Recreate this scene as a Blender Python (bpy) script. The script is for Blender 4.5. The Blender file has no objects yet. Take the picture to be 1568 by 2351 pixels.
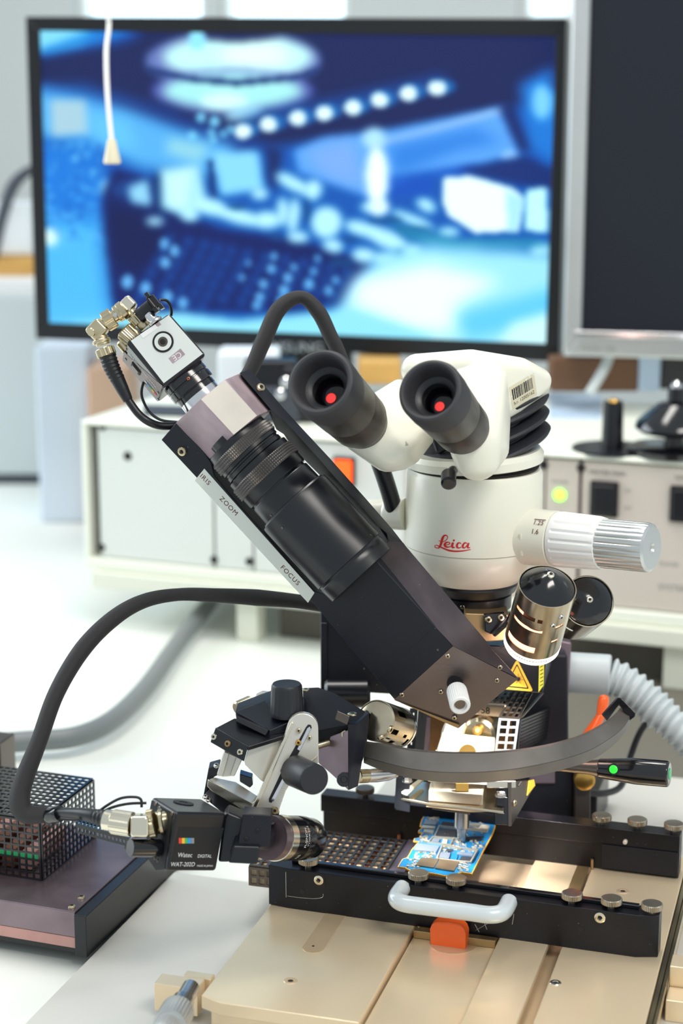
import bpy, bmesh, math, random
import numpy as np
from mathutils import Vector, Matrix
random.seed(7)
V = Vector
# ------------------------------------------------------------------ camera
FPX = 4150.0; CXP, CYP = 784.0, 1175.5; HC = 511.53; BENCH = 750.0
PITCH = math.radians(12.631); YAW = math.radians(16.143)
FW = V((-math.sin(YAW)*math.cos(PITCH), math.cos(YAW)*math.cos(PITCH), -math.sin(PITCH)))
RT = V((math.cos(YAW), math.sin(YAW), 0)); UP = RT.cross(FW)
C0 = V((0, 0, HC)); ZA = V((0, 0, 1)); XA = V((1, 0, 0)); YA = V((0, 1, 0))
scn = bpy.context.scene
cd = bpy.data.cameras.new('camera'); cam = bpy.data.objects.new('camera', cd)
scn.collection.objects.link(cam); scn.camera = cam
cd.sensor_fit = 'VERTICAL'; cd.sensor_height = 36; cd.lens = FPX/2351*36
cd.clip_start = .05; cd.clip_end = 60
mw = Matrix((RT, UP, -FW)).transposed().to_4x4(); mw.translation = (C0+V((0, 0, BENCH)))*.001
cam.matrix_world = mw
cd.dof.use_dof = True; cd.dof.focus_distance = 1.085; cd.dof.aperture_fstop = 5.6
# ------------------------------------------------------------------ world and lights
w = bpy.data.worlds.new('world'); scn.world = w; w.use_nodes = True
bg = w.node_tree.nodes['Background']; bg.inputs[0].default_value = (.86, .95, 1, 1); bg.inputs[1].default_value = .62
scn.view_settings.view_transform = 'Standard'; scn.view_settings.look = 'None'
scn.view_settings.exposure = .12; scn.view_settings.gamma = 1; scn.view_settings.use_curve_mapping = False
def mmw(p): return (V(p)+V((0, 0, BENCH)))*.001
def area(name, loc, target, sx, sy, power, col):
    l = bpy.data.lights.new(name, 'AREA'); l.shape = 'RECTANGLE'; l.size = sx; l.size_y = sy; l.energy = power; l.color = col
    o = bpy.data.objects.new(name, l); scn.collection.objects.link(o); o.location = mmw(loc)
    o.rotation_euler = (mmw(target)-mmw(loc)).to_track_quat('-Z', 'Y').to_euler(); return o
area('ceiling_panel_light', (-500, 1300, 1650), (-300, 1100, 0), 1., .35, 14, (1, .97, .9))
area('ceiling_panel_light', (700, 200, 1700), (-200, 1100, 0), 1., .35, 18, (1, .95, .88))
area('window_light', (-2400, 1500, 900), (-300, 1200, 100), 1.5, 1.1, 24, (.85, .94, 1))
# ------------------------------------------------------------------ projection helpers (photograph pixel + distance -> bench millimetres)
def ray(u, v): return FW+RT*((u-CXP)/FPX)-UP*((v-CYP)/FPX)
def P(u, v, t): return C0+ray(u, v)*t
def Pz(u, v, z):
    d = ray(u, v); return C0+d*((z-HC)/d.z)
def Py(u, v, y):
    d = ray(u, v); return C0+d*(y/d.y)
def PP(u, v, o, n):
    d = ray(u, v); return C0+d*((o-C0).dot(n)/d.dot(n))
def nrm(v): return V(v).normalized()
# ------------------------------------------------------------------ materials
MATS = {}
def s2l(c): return tuple(((x/255)/12.92 if x/255 <= .04045 else ((x/255+.055)/1.055)**2.4) for x in c)
def mat(name, col, rough=.4, metal=0., noise=0., nscale=.3, bump=0., bscale=1., emit=None, estr=0., trans=0., coat=0., spec=.5, brush=None, weave=False, alpha=1, aniso=0, speck=0):
    if name in MATS: return MATS[name]
    m = bpy.data.materials.new(name); m.use_nodes = True; nt = m.node_tree; N = nt.nodes; L = nt.links
    b = N['Principled BSDF']; c = s2l(col)+(1,)
    b.inputs['Base Color'].default_value = c; b.inputs['Roughness'].default_value = rough; b.inputs['Metallic'].default_value = metal
    b.inputs['Coat Weight'].default_value = coat; b.inputs['Coat Roughness'].default_value = .15
    b.inputs['Specular IOR Level'].default_value = spec; b.inputs['Transmission Weight'].default_value = trans
    b.inputs['Alpha'].default_value = alpha
    if emit: b.inputs['Emission Color'].default_value = s2l(emit)+(1,); b.inputs['Emission Strength'].default_value = estr
    tc = N.new('ShaderNodeTexCoord')
    if noise or speck:
        n = N.new('ShaderNodeTexNoise'); n.inputs['Scale'].default_value = nscale*1000/30; n.inputs['Detail'].default_value = 6
        L.new(tc.outputs['Object'], n.inputs['Vector'])
        r = N.new('ShaderNodeValToRGB'); r.color_ramp.elements[0].position = .3; r.color_ramp.elements[1].position = .72
        r.color_ramp.elements[0].color = tuple(x*(1-noise) for x in c[:3])+(1,); r.color_ramp.elements[1].color = tuple(min(1, x*(1+noise)) for x in c[:3])+(1,)
        L.new(n.outputs['Fac'], r.inputs[0]); out = r.outputs[0]
        if speck:
            n2 = N.new('ShaderNodeTexNoise'); n2.inputs['Scale'].default_value = 700; n2.inputs['Detail'].default_value = 2
            L.new(tc.outputs['Object'], n2.inputs['Vector'])
            r2 = N.new('ShaderNodeValToRGB'); r2.color_ramp.elements[0].position = .74; r2.color_ramp.elements[1].position = .8
            L.new(n2.outputs['Fac'], r2.inputs[0]); mx = N.new('ShaderNodeMix'); mx.data_type = 'RGBA'
            ml = N.new('ShaderNodeMath'); ml.operation = 'MULTIPLY'; ml.inputs[1].default_value = speck
            L.new(r2.outputs[0], ml.inputs[0]); L.new(ml.outputs[0], mx.inputs[0]); L.new(out, mx.inputs[6]); mx.inputs[7].default_value = (.6, .6, .62, 1)
            out = mx.outputs[2]
        L.new(out, b.inputs['Base Color'])
        mr = N.new('ShaderNodeMapRange'); mr.inputs[3].default_value = max(.05, rough-.08); mr.inputs[4].default_value = min(1, rough+.1)
        L.new(n.outputs['Fac'], mr.inputs[0]); L.new(mr.outputs[0], b.inputs['Roughness'])
    if bump or brush:
        mp = N.new('ShaderNodeMapping'); L.new(tc.outputs['Object'], mp.inputs[0])
        n3 = N.new('ShaderNodeTexNoise'); n3.inputs['Scale'].default_value = bscale*1000
        if brush: mp.inputs['Scale'].default_value = brush; n3.inputs['Scale'].default_value = 1000*bscale
        L.new(mp.outputs[0], n3.inputs['Vector'])
        bp = N.new('ShaderNodeBump'); bp.inputs['Strength'].default_value = bump or .12; bp.inputs['Distance'].default_value = .0003
        L.new(n3.outputs['Fac'], bp.inputs['Height']); L.new(bp.outputs[0], b.inputs['Normal'])
    if weave:
        uv = N.new('ShaderNodeUVMap'); mp = N.new('ShaderNodeMapping'); L.new(uv.outputs[0], mp.inputs[0]); mp.inputs['Scale'].default_value = (1, 1, 1)
        a = N.new('ShaderNodeTexWave'); a.wave_type = 'BANDS'; a.bands_direction = 'DIAGONAL'; a.inputs['Scale'].default_value = 1.1
        L.new(mp.outputs[0], a.inputs['Vector'])
        mp2 = N.new('ShaderNodeMapping'); mp2.inputs['Scale'].default_value = (1, -1, 1); L.new(uv.outputs[0], mp2.inputs[0])
        a2 = N.new('ShaderNodeTexWave'); a2.bands_direction = 'DIAGONAL'; a2.inputs['Scale'].default_value = 1.1; L.new(mp2.outputs[0], a2.inputs['Vector'])
        mm_ = N.new('ShaderNodeMath'); mm_.operation = 'MULTIPLY'; L.new(a.outputs['Fac'], mm_.inputs[0]); L.new(a2.outputs['Fac'], mm_.inputs[1])
        bp = N.new('ShaderNodeBump'); bp.inputs['Strength'].default_value = .9; bp.inputs['Distance'].default_value = .0006
        L.new(mm_.outputs[0], bp.inputs['Height']); L.new(bp.outputs[0], b.inputs['Normal'])
        r = N.new('ShaderNodeValToRGB'); r.color_ramp.elements[0].color = tuple(x*.5 for x in c[:3])+(1,); r.color_ramp.elements[1].color = tuple(x*2.6 for x in c[:3])+(1,)
        L.new(mm_.outputs[0], r.inputs[0]); L.new(r.outputs[0], b.inputs['Base Color'])
    MATS[name] = m; return m
def MT():
    mat('black_anodised', (19, 21, 31), .4, 0, .25, 1, spec=.4, speck=.25)
    mat('black_machined', (25, 26, 33), .3, .35, .3, 1, brush=(.06, 1, 1), bump=.15, speck=.3)
    mat('black_satin', (16, 18, 25), .3, 0, .15, .5, spec=.55)
    mat('black_gloss', (16, 17, 22), .13, 0, coat=.4)
    mat('black_rubber', (38, 37, 40), .55, 0, .2, 1, spec=.4)
    mat('eyecup_rubber', (52, 52, 56), .6, 0, .15, .6)
    mat('black_matte', (20, 22, 27), .65)
    mat('bellows_rubber', (36, 37, 44), .55, 0, 0, bump=.6, bscale=.8)
    mat('barrel_taupe', (66, 60, 56), .38, .3, .2, .6)
    mat('purple_metal', (134, 118, 125), .34, .85, .25, .8, bump=.05, bscale=.6)
    mat('grey_brushed', (122, 110, 107), .38, .8, .12, .4, brush=(.04, 1, 1), bump=.2, speck=.2)
    mat('arc_metal', (116, 111, 106), .4, .55, .22, .8, speck=.5)
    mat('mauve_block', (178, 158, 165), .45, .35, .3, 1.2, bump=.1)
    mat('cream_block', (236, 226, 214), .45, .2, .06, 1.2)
    mat('cream', (240, 238, 222), .32, 0, coat=.25)
    mat('cream_matte', (226, 228, 214), .5)
    mat('white_plastic', (240, 240, 238), .35)
    mat('label_white', (228, 233, 224), .45)
    mat('sticker', (222, 214, 186), .45)
    mat('bench_white', (236, 240, 234), .35, 0, .02, .1)
    mat('floor_pale', (206, 214, 216), .5, 0, .05, .05)
    mat('wall_grey', (214, 218, 216), .8)
    mat('champagne', (242, 221, 187), .27, .5)
    mat('champagne_dull', (212, 188, 154), .36, .45, .12, .6)
    mat('grey_plate', (213, 212, 206), .42, .2, .05, .2)
    mat('brass_plate', (170, 145, 105), .35, .8, .15, .8)
    mat('nickel', (205, 192, 160), .24, 1, .12, 1)
    mat('nickel_bright', (232, 224, 205), .18, 1)
    mat('steel', (205, 205, 205), .22, 1, .1, 1)
    mat('steel_warm', (190, 178, 155), .2, 1, .3, .9)
    mat('steel_dark', (110, 102, 95), .32, 1, .15, 1)
    mat('chrome', (225, 225, 228), .12, 1)
    mat('silver_paint', (205, 208, 208), .3, .75, .04, .4)
    mat('silver_bracket', (222, 218, 206), .3, .65, .05, .4)
    mat('copper', (176, 112, 84), .35, .9, .25, .8)
    mat('pink_insulation', (198, 150, 142), .7, 0, .2, 1)
    mat('ceramic', (222, 200, 166), .7, 0, .15, 1)
    mat('mica', (240, 228, 196), .3, 0, .1, 1)
    mat('heater_brown', (150, 105, 55), .6, 0, .4, 1.5)  # tan-brown of the heater element
    mat('glass', (250, 246, 226), .06, 0, trans=.75)
    mat('orange', (250, 104, 40), .35, coat=.2)
    mat('handle_white', (216, 226, 230), .28, .1, coat=.5)
    mat('hose_grey', (192, 201, 204), .45)
    mat('hose_mid', (168, 174, 176), .4)
    mat('cable_black', (22, 23, 28), .38)
    mat('braid', (58, 56, 58), .6, weave=True)
    mat('yellow', (250, 200, 60), .45); mat('lime_label', (214, 220, 70), .45)
    mat('ink', (22, 18, 20), .6); mat('ink_maroon', (96, 34, 44), .6); mat('ink_red', (218, 38, 40), .5); mat('ink_white', (225, 228, 230), .5)
    mat('ink_grey', (140, 140, 138), .6); mat('led_red', (255, 60, 50), .4); mat('swatch_red', (225, 70, 50), .5); mat('swatch_yellow', (240, 190, 50), .5); mat('swatch_green', (60, 180, 110), .5); mat('swatch_blue', (60, 150, 230), .5)
    mat('pcb_blue', (14, 112, 172), .35, 0, .25, 3); mat('pcb_edge', (226, 170, 60), .4, .3)
    mat('chip_black', (52, 54, 62), .35); mat('chip_grey', (120, 130, 145), .35, .2); mat('solder', (205, 202, 188), .3, .7); mat('shield_can', (150, 132, 108), .35, .85, .2, 2)
    mat('smd', (200, 192, 172), .4, .3, .3, 6); mat('gold', (214, 170, 90), .3, .9)
    mat('led_green', (120, 255, 60), .4, emit=(150, 255, 70), estr=2.6)
    mat('led_green_deep', (20, 200, 40), .4, emit=(40, 240, 50), estr=1.3)
    mat('green_glow', (60, 160, 100), .4, emit=(60, 190, 120), estr=.25)
    mat('switch_orange', (255, 80, 20), .4, emit=(255, 85, 25), estr=1.5)
    mat('lamp_glow', (255, 235, 230), .5, emit=(255, 215, 205), estr=9)
    mat('ember', (255, 150, 115), .5, emit=(255, 165, 130), estr=3.2)
    mat('red_reflection', (230, 50, 50), .4, emit=(235, 60, 55), estr=.75)
    mat('window_glow', (225, 245, 255), .5, emit=(215, 244, 255), estr=1.5)
    mat('bezel_black', (14, 16, 21), .35, 0)
    mat('screen_dark', (26, 30, 40), .28, spec=.35)
    mat('wood_ochre', (206, 160, 88), .6, 0, .15, .3); mat('wood_brown', (112, 78, 54), .6, 0, .15, .3)
    mat('paper', (232, 240, 246), .7); mat('paper_blue', (190, 210, 232), .7); mat('skin_tan', (214, 176, 150), .7)
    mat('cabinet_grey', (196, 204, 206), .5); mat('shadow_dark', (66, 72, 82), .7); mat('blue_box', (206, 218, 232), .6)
    mat('panel_grey', (222, 227, 223), .5); mat('panel_pink', (208, 198, 188), .5); mat('case_cream', (240, 243, 230), .45)
    mat('knob_black', (34, 35, 41), .42, 0, .1, .5)
    mat('lens_glass', (12, 8, 16), .06, 0, coat=.3, spec=.3)
    mat('flank_metal', (90, 81, 85), .3, .7, .3, 1, speck=.7)
    mat('shade_taupe', (108, 105, 94), .7, 0, .1, .1)
    mat('thumb_nickel', (172, 164, 150), .28, .95, .1, 1)
    mat('hose_dark', (122, 128, 130), .4)
    mat('shelf_shade', (92, 88, 80), .7, 0, .3, .2)
    mat('knurl_grey', (96, 92, 90), .35, .5)
MT()
# ------------------------------------------------------------------ mesh builder
class G:
    def __init__(s): s.bm = bmesh.new(); s.uv = None
    def face(s, vs):
        try: return s.bm.faces.new(vs)
        except ValueError: return None
    def prism(s, pts, vec):
        vec = V(vec); a = [s.bm.verts.new(p) for p in pts]; b = [s.bm.verts.new(V(p)+vec) for p in pts]
        n = len(pts); s.face(a); s.face(b[::-1])
        for i in range(n): s.face((a[i], a[(i+1) % n], b[(i+1) % n], b[i]))
        return s
    def box(s, c, ax, ay, az):
        c, ax, ay, az = V(c), V(ax), V(ay), V(az)
        return s.prism([c-ax-ay-az, c+ax-ay-az, c+ax+ay-az, c-ax+ay-az], az*2)
    def abox(s, x0, x1, y0, y1, z0, z1):
        return s.prism([V((x0, y0, z0)), V((x1, y0, z0)), V((x1, y1, z0)), V((x0, y1, z0))], (0, 0, z1-z0))
    def lathe(s, o, d, prof, seg=48, mod=None, a0=0, a1=2*math.pi, ref=None, cap=True):
        o = V(o); d = nrm(d); ref = V(ref) if ref else (ZA if abs(d.z) < .9 else XA)
        e1 = (ref-d*ref.dot(d)).normalized(); e2 = d.cross(e1); rings = []
        for (q, r) in prof:
            if r <= 1e-6: rings.append([s.bm.verts.new(o+d*q)]); continue
            row = []
            for k in range(seg):
                th = 2*math.pi*k/seg; rr = r*(mod(th, q) if mod else 1)
                row.append(s.bm.verts.new(o+d*q+(e1*math.cos(th)+e2*math.sin(th))*rr))
            rings.append(row)
        for A, B in zip(rings[:-1], rings[1:]):
            if len(A) == 1 and len(B) == 1: continue
            for k in range(seg):
                k2 = (k+1) % seg
                if len(A) == 1: s.face((A[0], B[k2], B[k]))
                elif len(B) == 1: s.face((A[k], A[k2], B[0]))
                else: s.face((A[k], A[k2], B[k2], B[k]))
        for R_, fl in ((rings[0], 0), (rings[-1], 1)):
            if len(R_) > 1 and cap: s.face(R_ if fl else R_[::-1])
        return s
    def cyl(s, a, b, r, r2=None, seg=32, ch=.0):
        a, b = V(a), V(b); L = (b-a).length; r2 = r if r2 is None else r2
        pf = [(0, r), (L, r2)] if not ch else [(0, r-ch), (ch, r), (L-ch, r2), (L, r2-ch)]
        return s.lathe(a, b-a, pf, seg)
    def tube(s, pts, r, seg=12, sub=8, mod=None, uvs=False):
        pts = [V(p) for p in pts]; n = len(pts); Q = []; Rr = []
        rr = r if isinstance(r, (list, tuple)) else [r]*n
        for i in range(n-1):
            p0 = pts[max(i-1, 0)]; p1 = pts[i]; p2 = pts[i+1]; p3 = pts[min(i+2, n-1)]
            for k in range(sub):
                t = k/sub; Q.append(.5*((2*p1)+(p2-p0)*t+(2*p0-5*p1+4*p2-p3)*t*t+(3*p1-p0-3*p2+p3)*t**3)); Rr.append(rr[i]*(1-t)+rr[i+1]*t)
        Q.append(pts[-1]); Rr.append(rr[-1]); T = [(Q[min(i+1, len(Q)-1)]-Q[max(i-1, 0)]).normalized() for i in range(len(Q))]
        e = T[0].orthogonal().normalized(); rings = []; acc = 0; accs = []
        if uvs and not s.uv: s.uv = s.bm.loops.layers.uv.new('uv')
        for i, (q, t) in enumerate(zip(Q, T)):
            e = (e-t*e.dot(t)).normalized(); f = t.cross(e)
            if i: acc += (Q[i]-Q[i-1]).length
            accs.append(acc); m = mod(acc) if mod else 1
            rings.append([s.bm.verts.new(q+(e*math.cos(2*math.pi*k/seg)+f*math.sin(2*math.pi*k/seg))*Rr[i]*m) for k in range(seg)])
        for i in range(len(rings)-1):
            A, B = rings[i], rings[i+1]
            for k in range(seg):
                fc = s.face((A[k], A[(k+1) % seg], B[(k+1) % seg], B[k]))
                if fc and uvs:
                    c = 2*math.pi*Rr[i]; us = [(accs[i], k/seg*c), (accs[i], (k+1)/seg*c), (accs[i+1], (k+1)/seg*c), (accs[i+1], k/seg*c)]
                    for lp, u in zip(fc.loops, us): lp[s.uv].uv = u
        s.face(rings[0][::-1]); s.face(rings[-1]); return s
    def hull(s, sph, sub=3):
        b2 = bmesh.new()
        for c, r in sph:
            bmesh.ops.create_icosphere(b2, subdivisions=sub, radius=r, matrix=Matrix.Translation(c))
        res = bmesh.ops.convex_hull(b2, input=b2.verts)
        keep = {f for f in b2.faces}
        bmesh.ops.delete(b2, geom=[e for e in (res['geom_interior']+res['geom_unused']) if isinstance(e, bmesh.types.BMVert) and e.is_valid], context='VERTS')
        mp = {}
        for v in b2.verts: mp[v] = s.bm.verts.new(v.co)
        for f in b2.faces: s.face([mp[v] for v in f.verts])
        b2.free(); return s
    def sheet(s, o, U, W, holes, nx, ny, bar, thick, N):
        """perforated sheet: nx x ny square holes in the parallelogram o,U,W"""
        o, U, W, N = V(o), V(U), V(W), nrm(N)
        lu = U.length; lw = W.length; bu = bar/lu; bw = bar/lw
        cu = [0]; cw = [0]
        for i in range(nx): a = bu+(1-bu)*i/nx; cu += [a, (1-bu)*(i+1)/nx]
        for i in range(ny): a = bw+(1-bw)*i/ny; cw += [a, (1-bw)*(i+1)/ny]
        cu.append(1); cw.append(1)
        vs = [[(s.bm.verts.new(o+U*a+W*b), s.bm.verts.new(o+U*a+W*b+N*thick)) for b in cw] for a in cu]
        def solid(i, j): return 0 <= i < len(cu)-1 and 0 <= j < len(cw)-1 and not (i % 2 == 1 and j % 2 == 1)
        for i in range(len(cu)-1):
            for j in range(len(cw)-1):
                if not solid(i, j): continue
                q = [vs[i][j], vs[i+1][j], vs[i+1][j+1], vs[i][j+1]]
                s.face([x[0] for x in q]); s.face([x[1] for x in q][::-1])
                for (di, dj, a, b) in ((0, -1, 0, 1), (1, 0, 1, 2), (0, 1, 2, 3), (-1, 0, 3, 0)):
                    if not solid(i+di, j+dj): s.face((q[a][0], q[a][1], q[b][1], q[b][0]))
        return s
    def shell(s, o, d, L, r, rows, cols, skip, thick=.7, ref=None):
        """thin cylinder wall with slots; skip(theta, frac)->True leaves the cell open"""
        o = V(o); d = nrm(d); ref = V(ref) if ref else ZA
        e1 = (ref-d*ref.dot(d)).normalized(); e2 = d.cross(e1)
        g = [[[s.bm.verts.new(o+d*(L*i/rows)+(e1*math.cos(2*math.pi*k/cols)+e2*math.sin(2*math.pi*k/cols))*rr) for k in range(cols)] for i in range(rows+1)] for rr in (r, r-thick)]
        op = lambda i, k: i < 0 or i >= rows or skip(2*math.pi*((k % cols)+.5)/cols, (i+.5)/rows)
        for i in range(rows):
            for k in range(cols):
                if op(i, k): continue
                k2 = (k+1) % cols
                a = [(i, k), (i, k2), (i+1, k2), (i+1, k)]
                s.face([g[0][x][y] for x, y in a]); s.face([g[1][x][y] for x, y in a][::-1])
                for (ni, nk, p, q) in ((i-1, k, 0, 1), (i, k+1, 1, 2), (i+1, k, 2, 3), (i, k-1, 3, 0)):
                    if op(ni, nk): s.face((g[0][a[p][0]][a[p][1]], g[1][a[p][0]][a[p][1]], g[1][a[q][0]][a[q][1]], g[0][a[q][0]][a[q][1]]))
        return s
    def knurl(s, o, d, q0, q1, r, n, rows, h=.5):
        o = V(o); d = nrm(d); ref = ZA if abs(d.z) < .9 else XA
        e1 = (ref-d*ref.dot(d)).normalized(); e2 = d.cross(e1)
        pt = lambda th, q, rr: s.bm.verts.new(o+d*q+(e1*math.cos(th)+e2*math.sin(th))*rr)
        g = [[pt(2*math.pi*k/n, q0+(q1-q0)*i/rows, r) for k in range(n)] for i in range(rows+1)]
        for i in range(rows):
            for k in range(n):
                c = pt(2*math.pi*(k+.5)/n, q0+(q1-q0)*(i+.5)/rows, r+h); q = [g[i][k], g[i][(k+1) % n], g[i+1][(k+1) % n], g[i+1][k]]
                for a in range(4): s.face((q[a], q[(a+1) % 4], c))
        return s
def org(o):
    while o.parent: o = o.parent
    return V(o['_org']) if '_org' in o else V((0, 0, 0))
COL = scn.collection
def thing(name, label, cat, at, group=None):
    o = bpy.data.objects.new(name, None); COL.objects.link(o); o.empty_display_size = .01
    o.location = mmw(at); o['label'] = label; o['category'] = cat; o['_org'] = list(at)
    if group: o['group'] = group
    return o
def obj(name, g, m, parent=None, bev=0., ang=32, label=None, flat=False, recalc=True, kind=None, bseg=2):
    bm = g.bm
    if recalc: bmesh.ops.recalc_face_normals(bm, faces=bm.faces)
    o_ = org(parent) if parent else V((0, 0, -BENCH))
    for v in bm.verts: v.co = (v.co-o_)*.001
    me = bpy.data.meshes.new(name); bm.to_mesh(me); bm.free()
    if not flat:
        me.shade_smooth() if hasattr(me, 'shade_smooth') else None
        me.set_sharp_from_angle(angle=math.radians(ang))
    me.materials.append(MATS[m] if isinstance(m, str) else m)
    o = bpy.data.objects.new(name, me); COL.objects.link(o)
    if parent: o.parent = parent
    if bev:
        b = o.modifiers.new('bevel', 'BEVEL'); b.width = bev*.001; b.segments = bseg; b.limit_method = 'ANGLE'; b.angle_limit = math.radians(35); b.harden_normals = True
    if label: o['label'] = label
    if kind: o['kind'] = kind
    return o
def tag(o, label, cat, group=None):
    o['label'] = label; o['category'] = cat
    if group: o['group'] = group
    return o
def copy_thing(root, at, rz=0, label=None):
    r = root.copy(); COL.objects.link(r); r.location = mmw(at); r.rotation_euler = (0, 0, rz)
    if label: r['label'] = label
    for ch in list(root.children):
        c = ch.copy(); COL.objects.link(c); c.parent = r
        for g2 in ch.children:
            d = g2.copy(); COL.objects.link(d); d.parent = c
    return r
def text(name, s, size, o, xd, yd, m, parent, sx=1., mapf=None, align='CENTER', spacing=1., ext=.03):
    cu = bpy.data.curves.new('lettering_curve', 'FONT'); cu.body = s; cu.size = size; cu.align_x = align; cu.align_y = 'CENTER'; cu.space_character = spacing
    cu.resolution_u = 3; t = bpy.data.objects.new('lettering_curve', cu); COL.objects.link(t)
    bpy.context.view_layer.update()
    me = bpy.data.meshes.new_from_object(t.evaluated_get(bpy.context.evaluated_depsgraph_get()))
    bpy.data.objects.remove(t); bpy.data.curves.remove(cu)
    g = G(); xd, yd, o = V(xd).normalized(), V(yd).normalized(), V(o); n = xd.cross(yd)
    g.bm.from_mesh(me); bpy.data.meshes.remove(me)
    for v in g.bm.verts:
        a, b = v.co.x*sx, v.co.y
        v.co = mapf(a, b) if mapf else o+xd*a+yd*b+n*ext
    return obj(name, g, m, parent, flat=True, recalc=False)
def screw(parent, c, n, r, h=1.2, m='nickel', name='screw', hexr=.45, dome=True):
    n = nrm(n); g = G()
    pf = [(0, r), (h*.4, r), (h*.85, r*.86), (h, r*.6), (h, r*hexr), (h*.35, r*hexr), (h*.35, 0)] if dome else [(0, r), (h*.9, r), (h, r*.92), (h, r*hexr), (h*.4, r*hexr), (h*.4, 0)]
    g.lathe(c, n, pf, 18); o = obj(name, g, m, parent)
    g = G(); g.lathe(V(c)+n*(h*.38), n, [(0, 0), (0, r*hexr*.98), (.05, 0)], 6); obj('socket', g, 'ink', o); return o
exec_order = True
# ================================================================== SETTING
FH = V((FW.x, FW.y, 0)).normalized()
def struct(o): o['kind'] = 'structure'; return o
g = G(); g.abox(-4200, 3200, -1200, 5200, -762, -750); struct(obj('floor', g, 'floor_pale'))
g = G(); yb = 3600
wx = []
WIN = [(170, 470), (500, 800), (1188, 1320)]
# wall pieces around the windows (the openings start at the top edge of the picture and go on above it)
def wallx(u): return Py(u, 36, yb).x
edges = [-4200]+[wallx(u) for a in WIN for u in a]+[3200]
zs = Py(784, 60, yb).z
for i in range(0, len(edges), 2): g.abox(edges[i], edges[i+1], yb, yb+150, -750, 2150)
for i in range(1, len(edges)-1, 2): g.abox(edges[i], edges[i+1], yb, yb+150, -750, zs); g.abox(edges[i], edges[i+1], yb, yb+150, zs+1100, 2150)
struct(obj('wall_back', g, 'wall_grey'))
for i, (a, b) in enumerate(WIN):
    x0, x1 = wallx(a), wallx(b)
    g = G(); g.abox(x0, x1, yb+90, yb+96, zs, zs+1100); wn = struct(obj('window_%d' % (i+1), g, 'window_glow'))
    g = G()
    g.abox(x0, x0+18, yb+20, yb+70, zs, zs+1100); g.abox(x1-18, x1, yb+20, yb+70, zs, zs+1100); g.abox(x0+18, x1-18, yb+20, yb+70, zs, zs+18); g.abox(x0+18, x1-18, yb+20, yb+70, zs+1080, zs+1100)
    o = obj('window_frame', g, 'white_plastic', bev=2); o.parent = wn
g = G(); g.abox(-4200, 3200, yb-14, yb, -750, -650); struct(obj('baseboard_back', g, 'white_plastic', bev=2))
# ------------------------------------------------------------------ bench
bench = thing('workbench', 'long white laboratory bench carrying all the instruments', 'bench', (-400, 1500, -750))
g = G(); g.abox(-2300, 900, 640, 2950, -36, 0); obj('bench_top', g, 'bench_white', bench, bev=2)
for x in (-2200, 800):
    for y in (720, 2870):
        g = G(); g.abox(x-25, x+25, y-25, y+25, -750, -36); obj('leg', g, 'silver_paint', bench, bev=2)
def fbox(u0, v0, u1, v1, t, dep, z0=None, lean=0):
    """upright box whose front is at distance t, given its left, top, right and bottom edges in the photograph"""
    a = P(u0, v1, t); b = P(u1, v1, t); h = (v1-v0)*t/FPX/math.cos(PITCH)
    if z0 is not None: h = a.z+h-z0; a.z = b.z = z0
    b.z = a.z
    return [a, b, b+FH*dep, a+FH*dep], V((0, 0, h))
def bgthing(name, label, cat, u0, v0, u1, v1, t, dep, m, z0=None, bev=4, group=None):
    pts, vec = fbox(u0, v0, u1, v1, t, dep, z0)
    g = G(); g.prism(pts, vec); o = obj(name, g, m, bev=bev, bseg=3); return tag(o, label, cat, group)
# blurred things on the far left
q = Pz(90, 1112, 0); tq = (q-C0).dot(FW)
cab = thing('equipment_cabinet', 'blurred grey equipment cabinet at far left behind the instrument case', 'cabinet', tuple(q))
pts, vec = fbox(-160, 690, 188, 1095, tq, 160, 12)
g = G(); g.prism(pts, vec); obj('body', g, 'cabinet_grey', cab, bev=5)
pts, vec = fbox(-165, 640, 194, 690, tq-8, 176); g = G(); g.prism(pts, vec); obj('lid', g, 'white_plastic', cab, bev=5)
pts, vec = fbox(-150, 1095, 120, 1112, tq+2, 150, 0); g = G(); g.prism(pts, vec); obj('base_shade', g, 'shadow_dark', cab)  # dark slab painted in as the shadow under the cabinet
tb = tq+240
bgthing('cardboard_tray', 'blurred tan cardboard tray lying on top of the far left cabinet', 'tray', -100, 592, 78, 638, tq+20, 90, 'wood_ochre')
lc = bgthing('parcel', 'blurred white parcel with a blue strip standing on the tan tray', 'parcel', -80, 470, 74, 588, tq+34, 70, 'paper', z0=P(0, 592, tq+20).z+2)
pts, vec = fbox(-80, 562, 74, 588, tq+32, 2); g = G(); g.prism(pts, vec); obj('strip', g, 'blue_box', lc)
g = G(); g.tube([P(-14, 592, tq+8), P(4, 500, tq+6), P(28, 430, tq+4), P(62, 395, tq+4), P(100, 380, tq+4)], [6, 8, 9, 7, 5], 12)
tag(obj('headphone_band', g, 'shadow_dark'), 'blurred dark curved band arching behind the left edge of the monitor', 'band')
q2 = Pz(120, 1080, 0)
bgthing('storage_box', 'blurred pale blue box seen below the monitor left corner', 'box', 85, 800, 205, 960, 2250, 120, 'blue_box', z0=0)
bgthing('brown_bin', 'blurred brown bin between the pale blue box and the instrument case', 'bin', 205, 850, 300, 1060, 2230, 120, 'skin_tan', z0=0)
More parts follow.
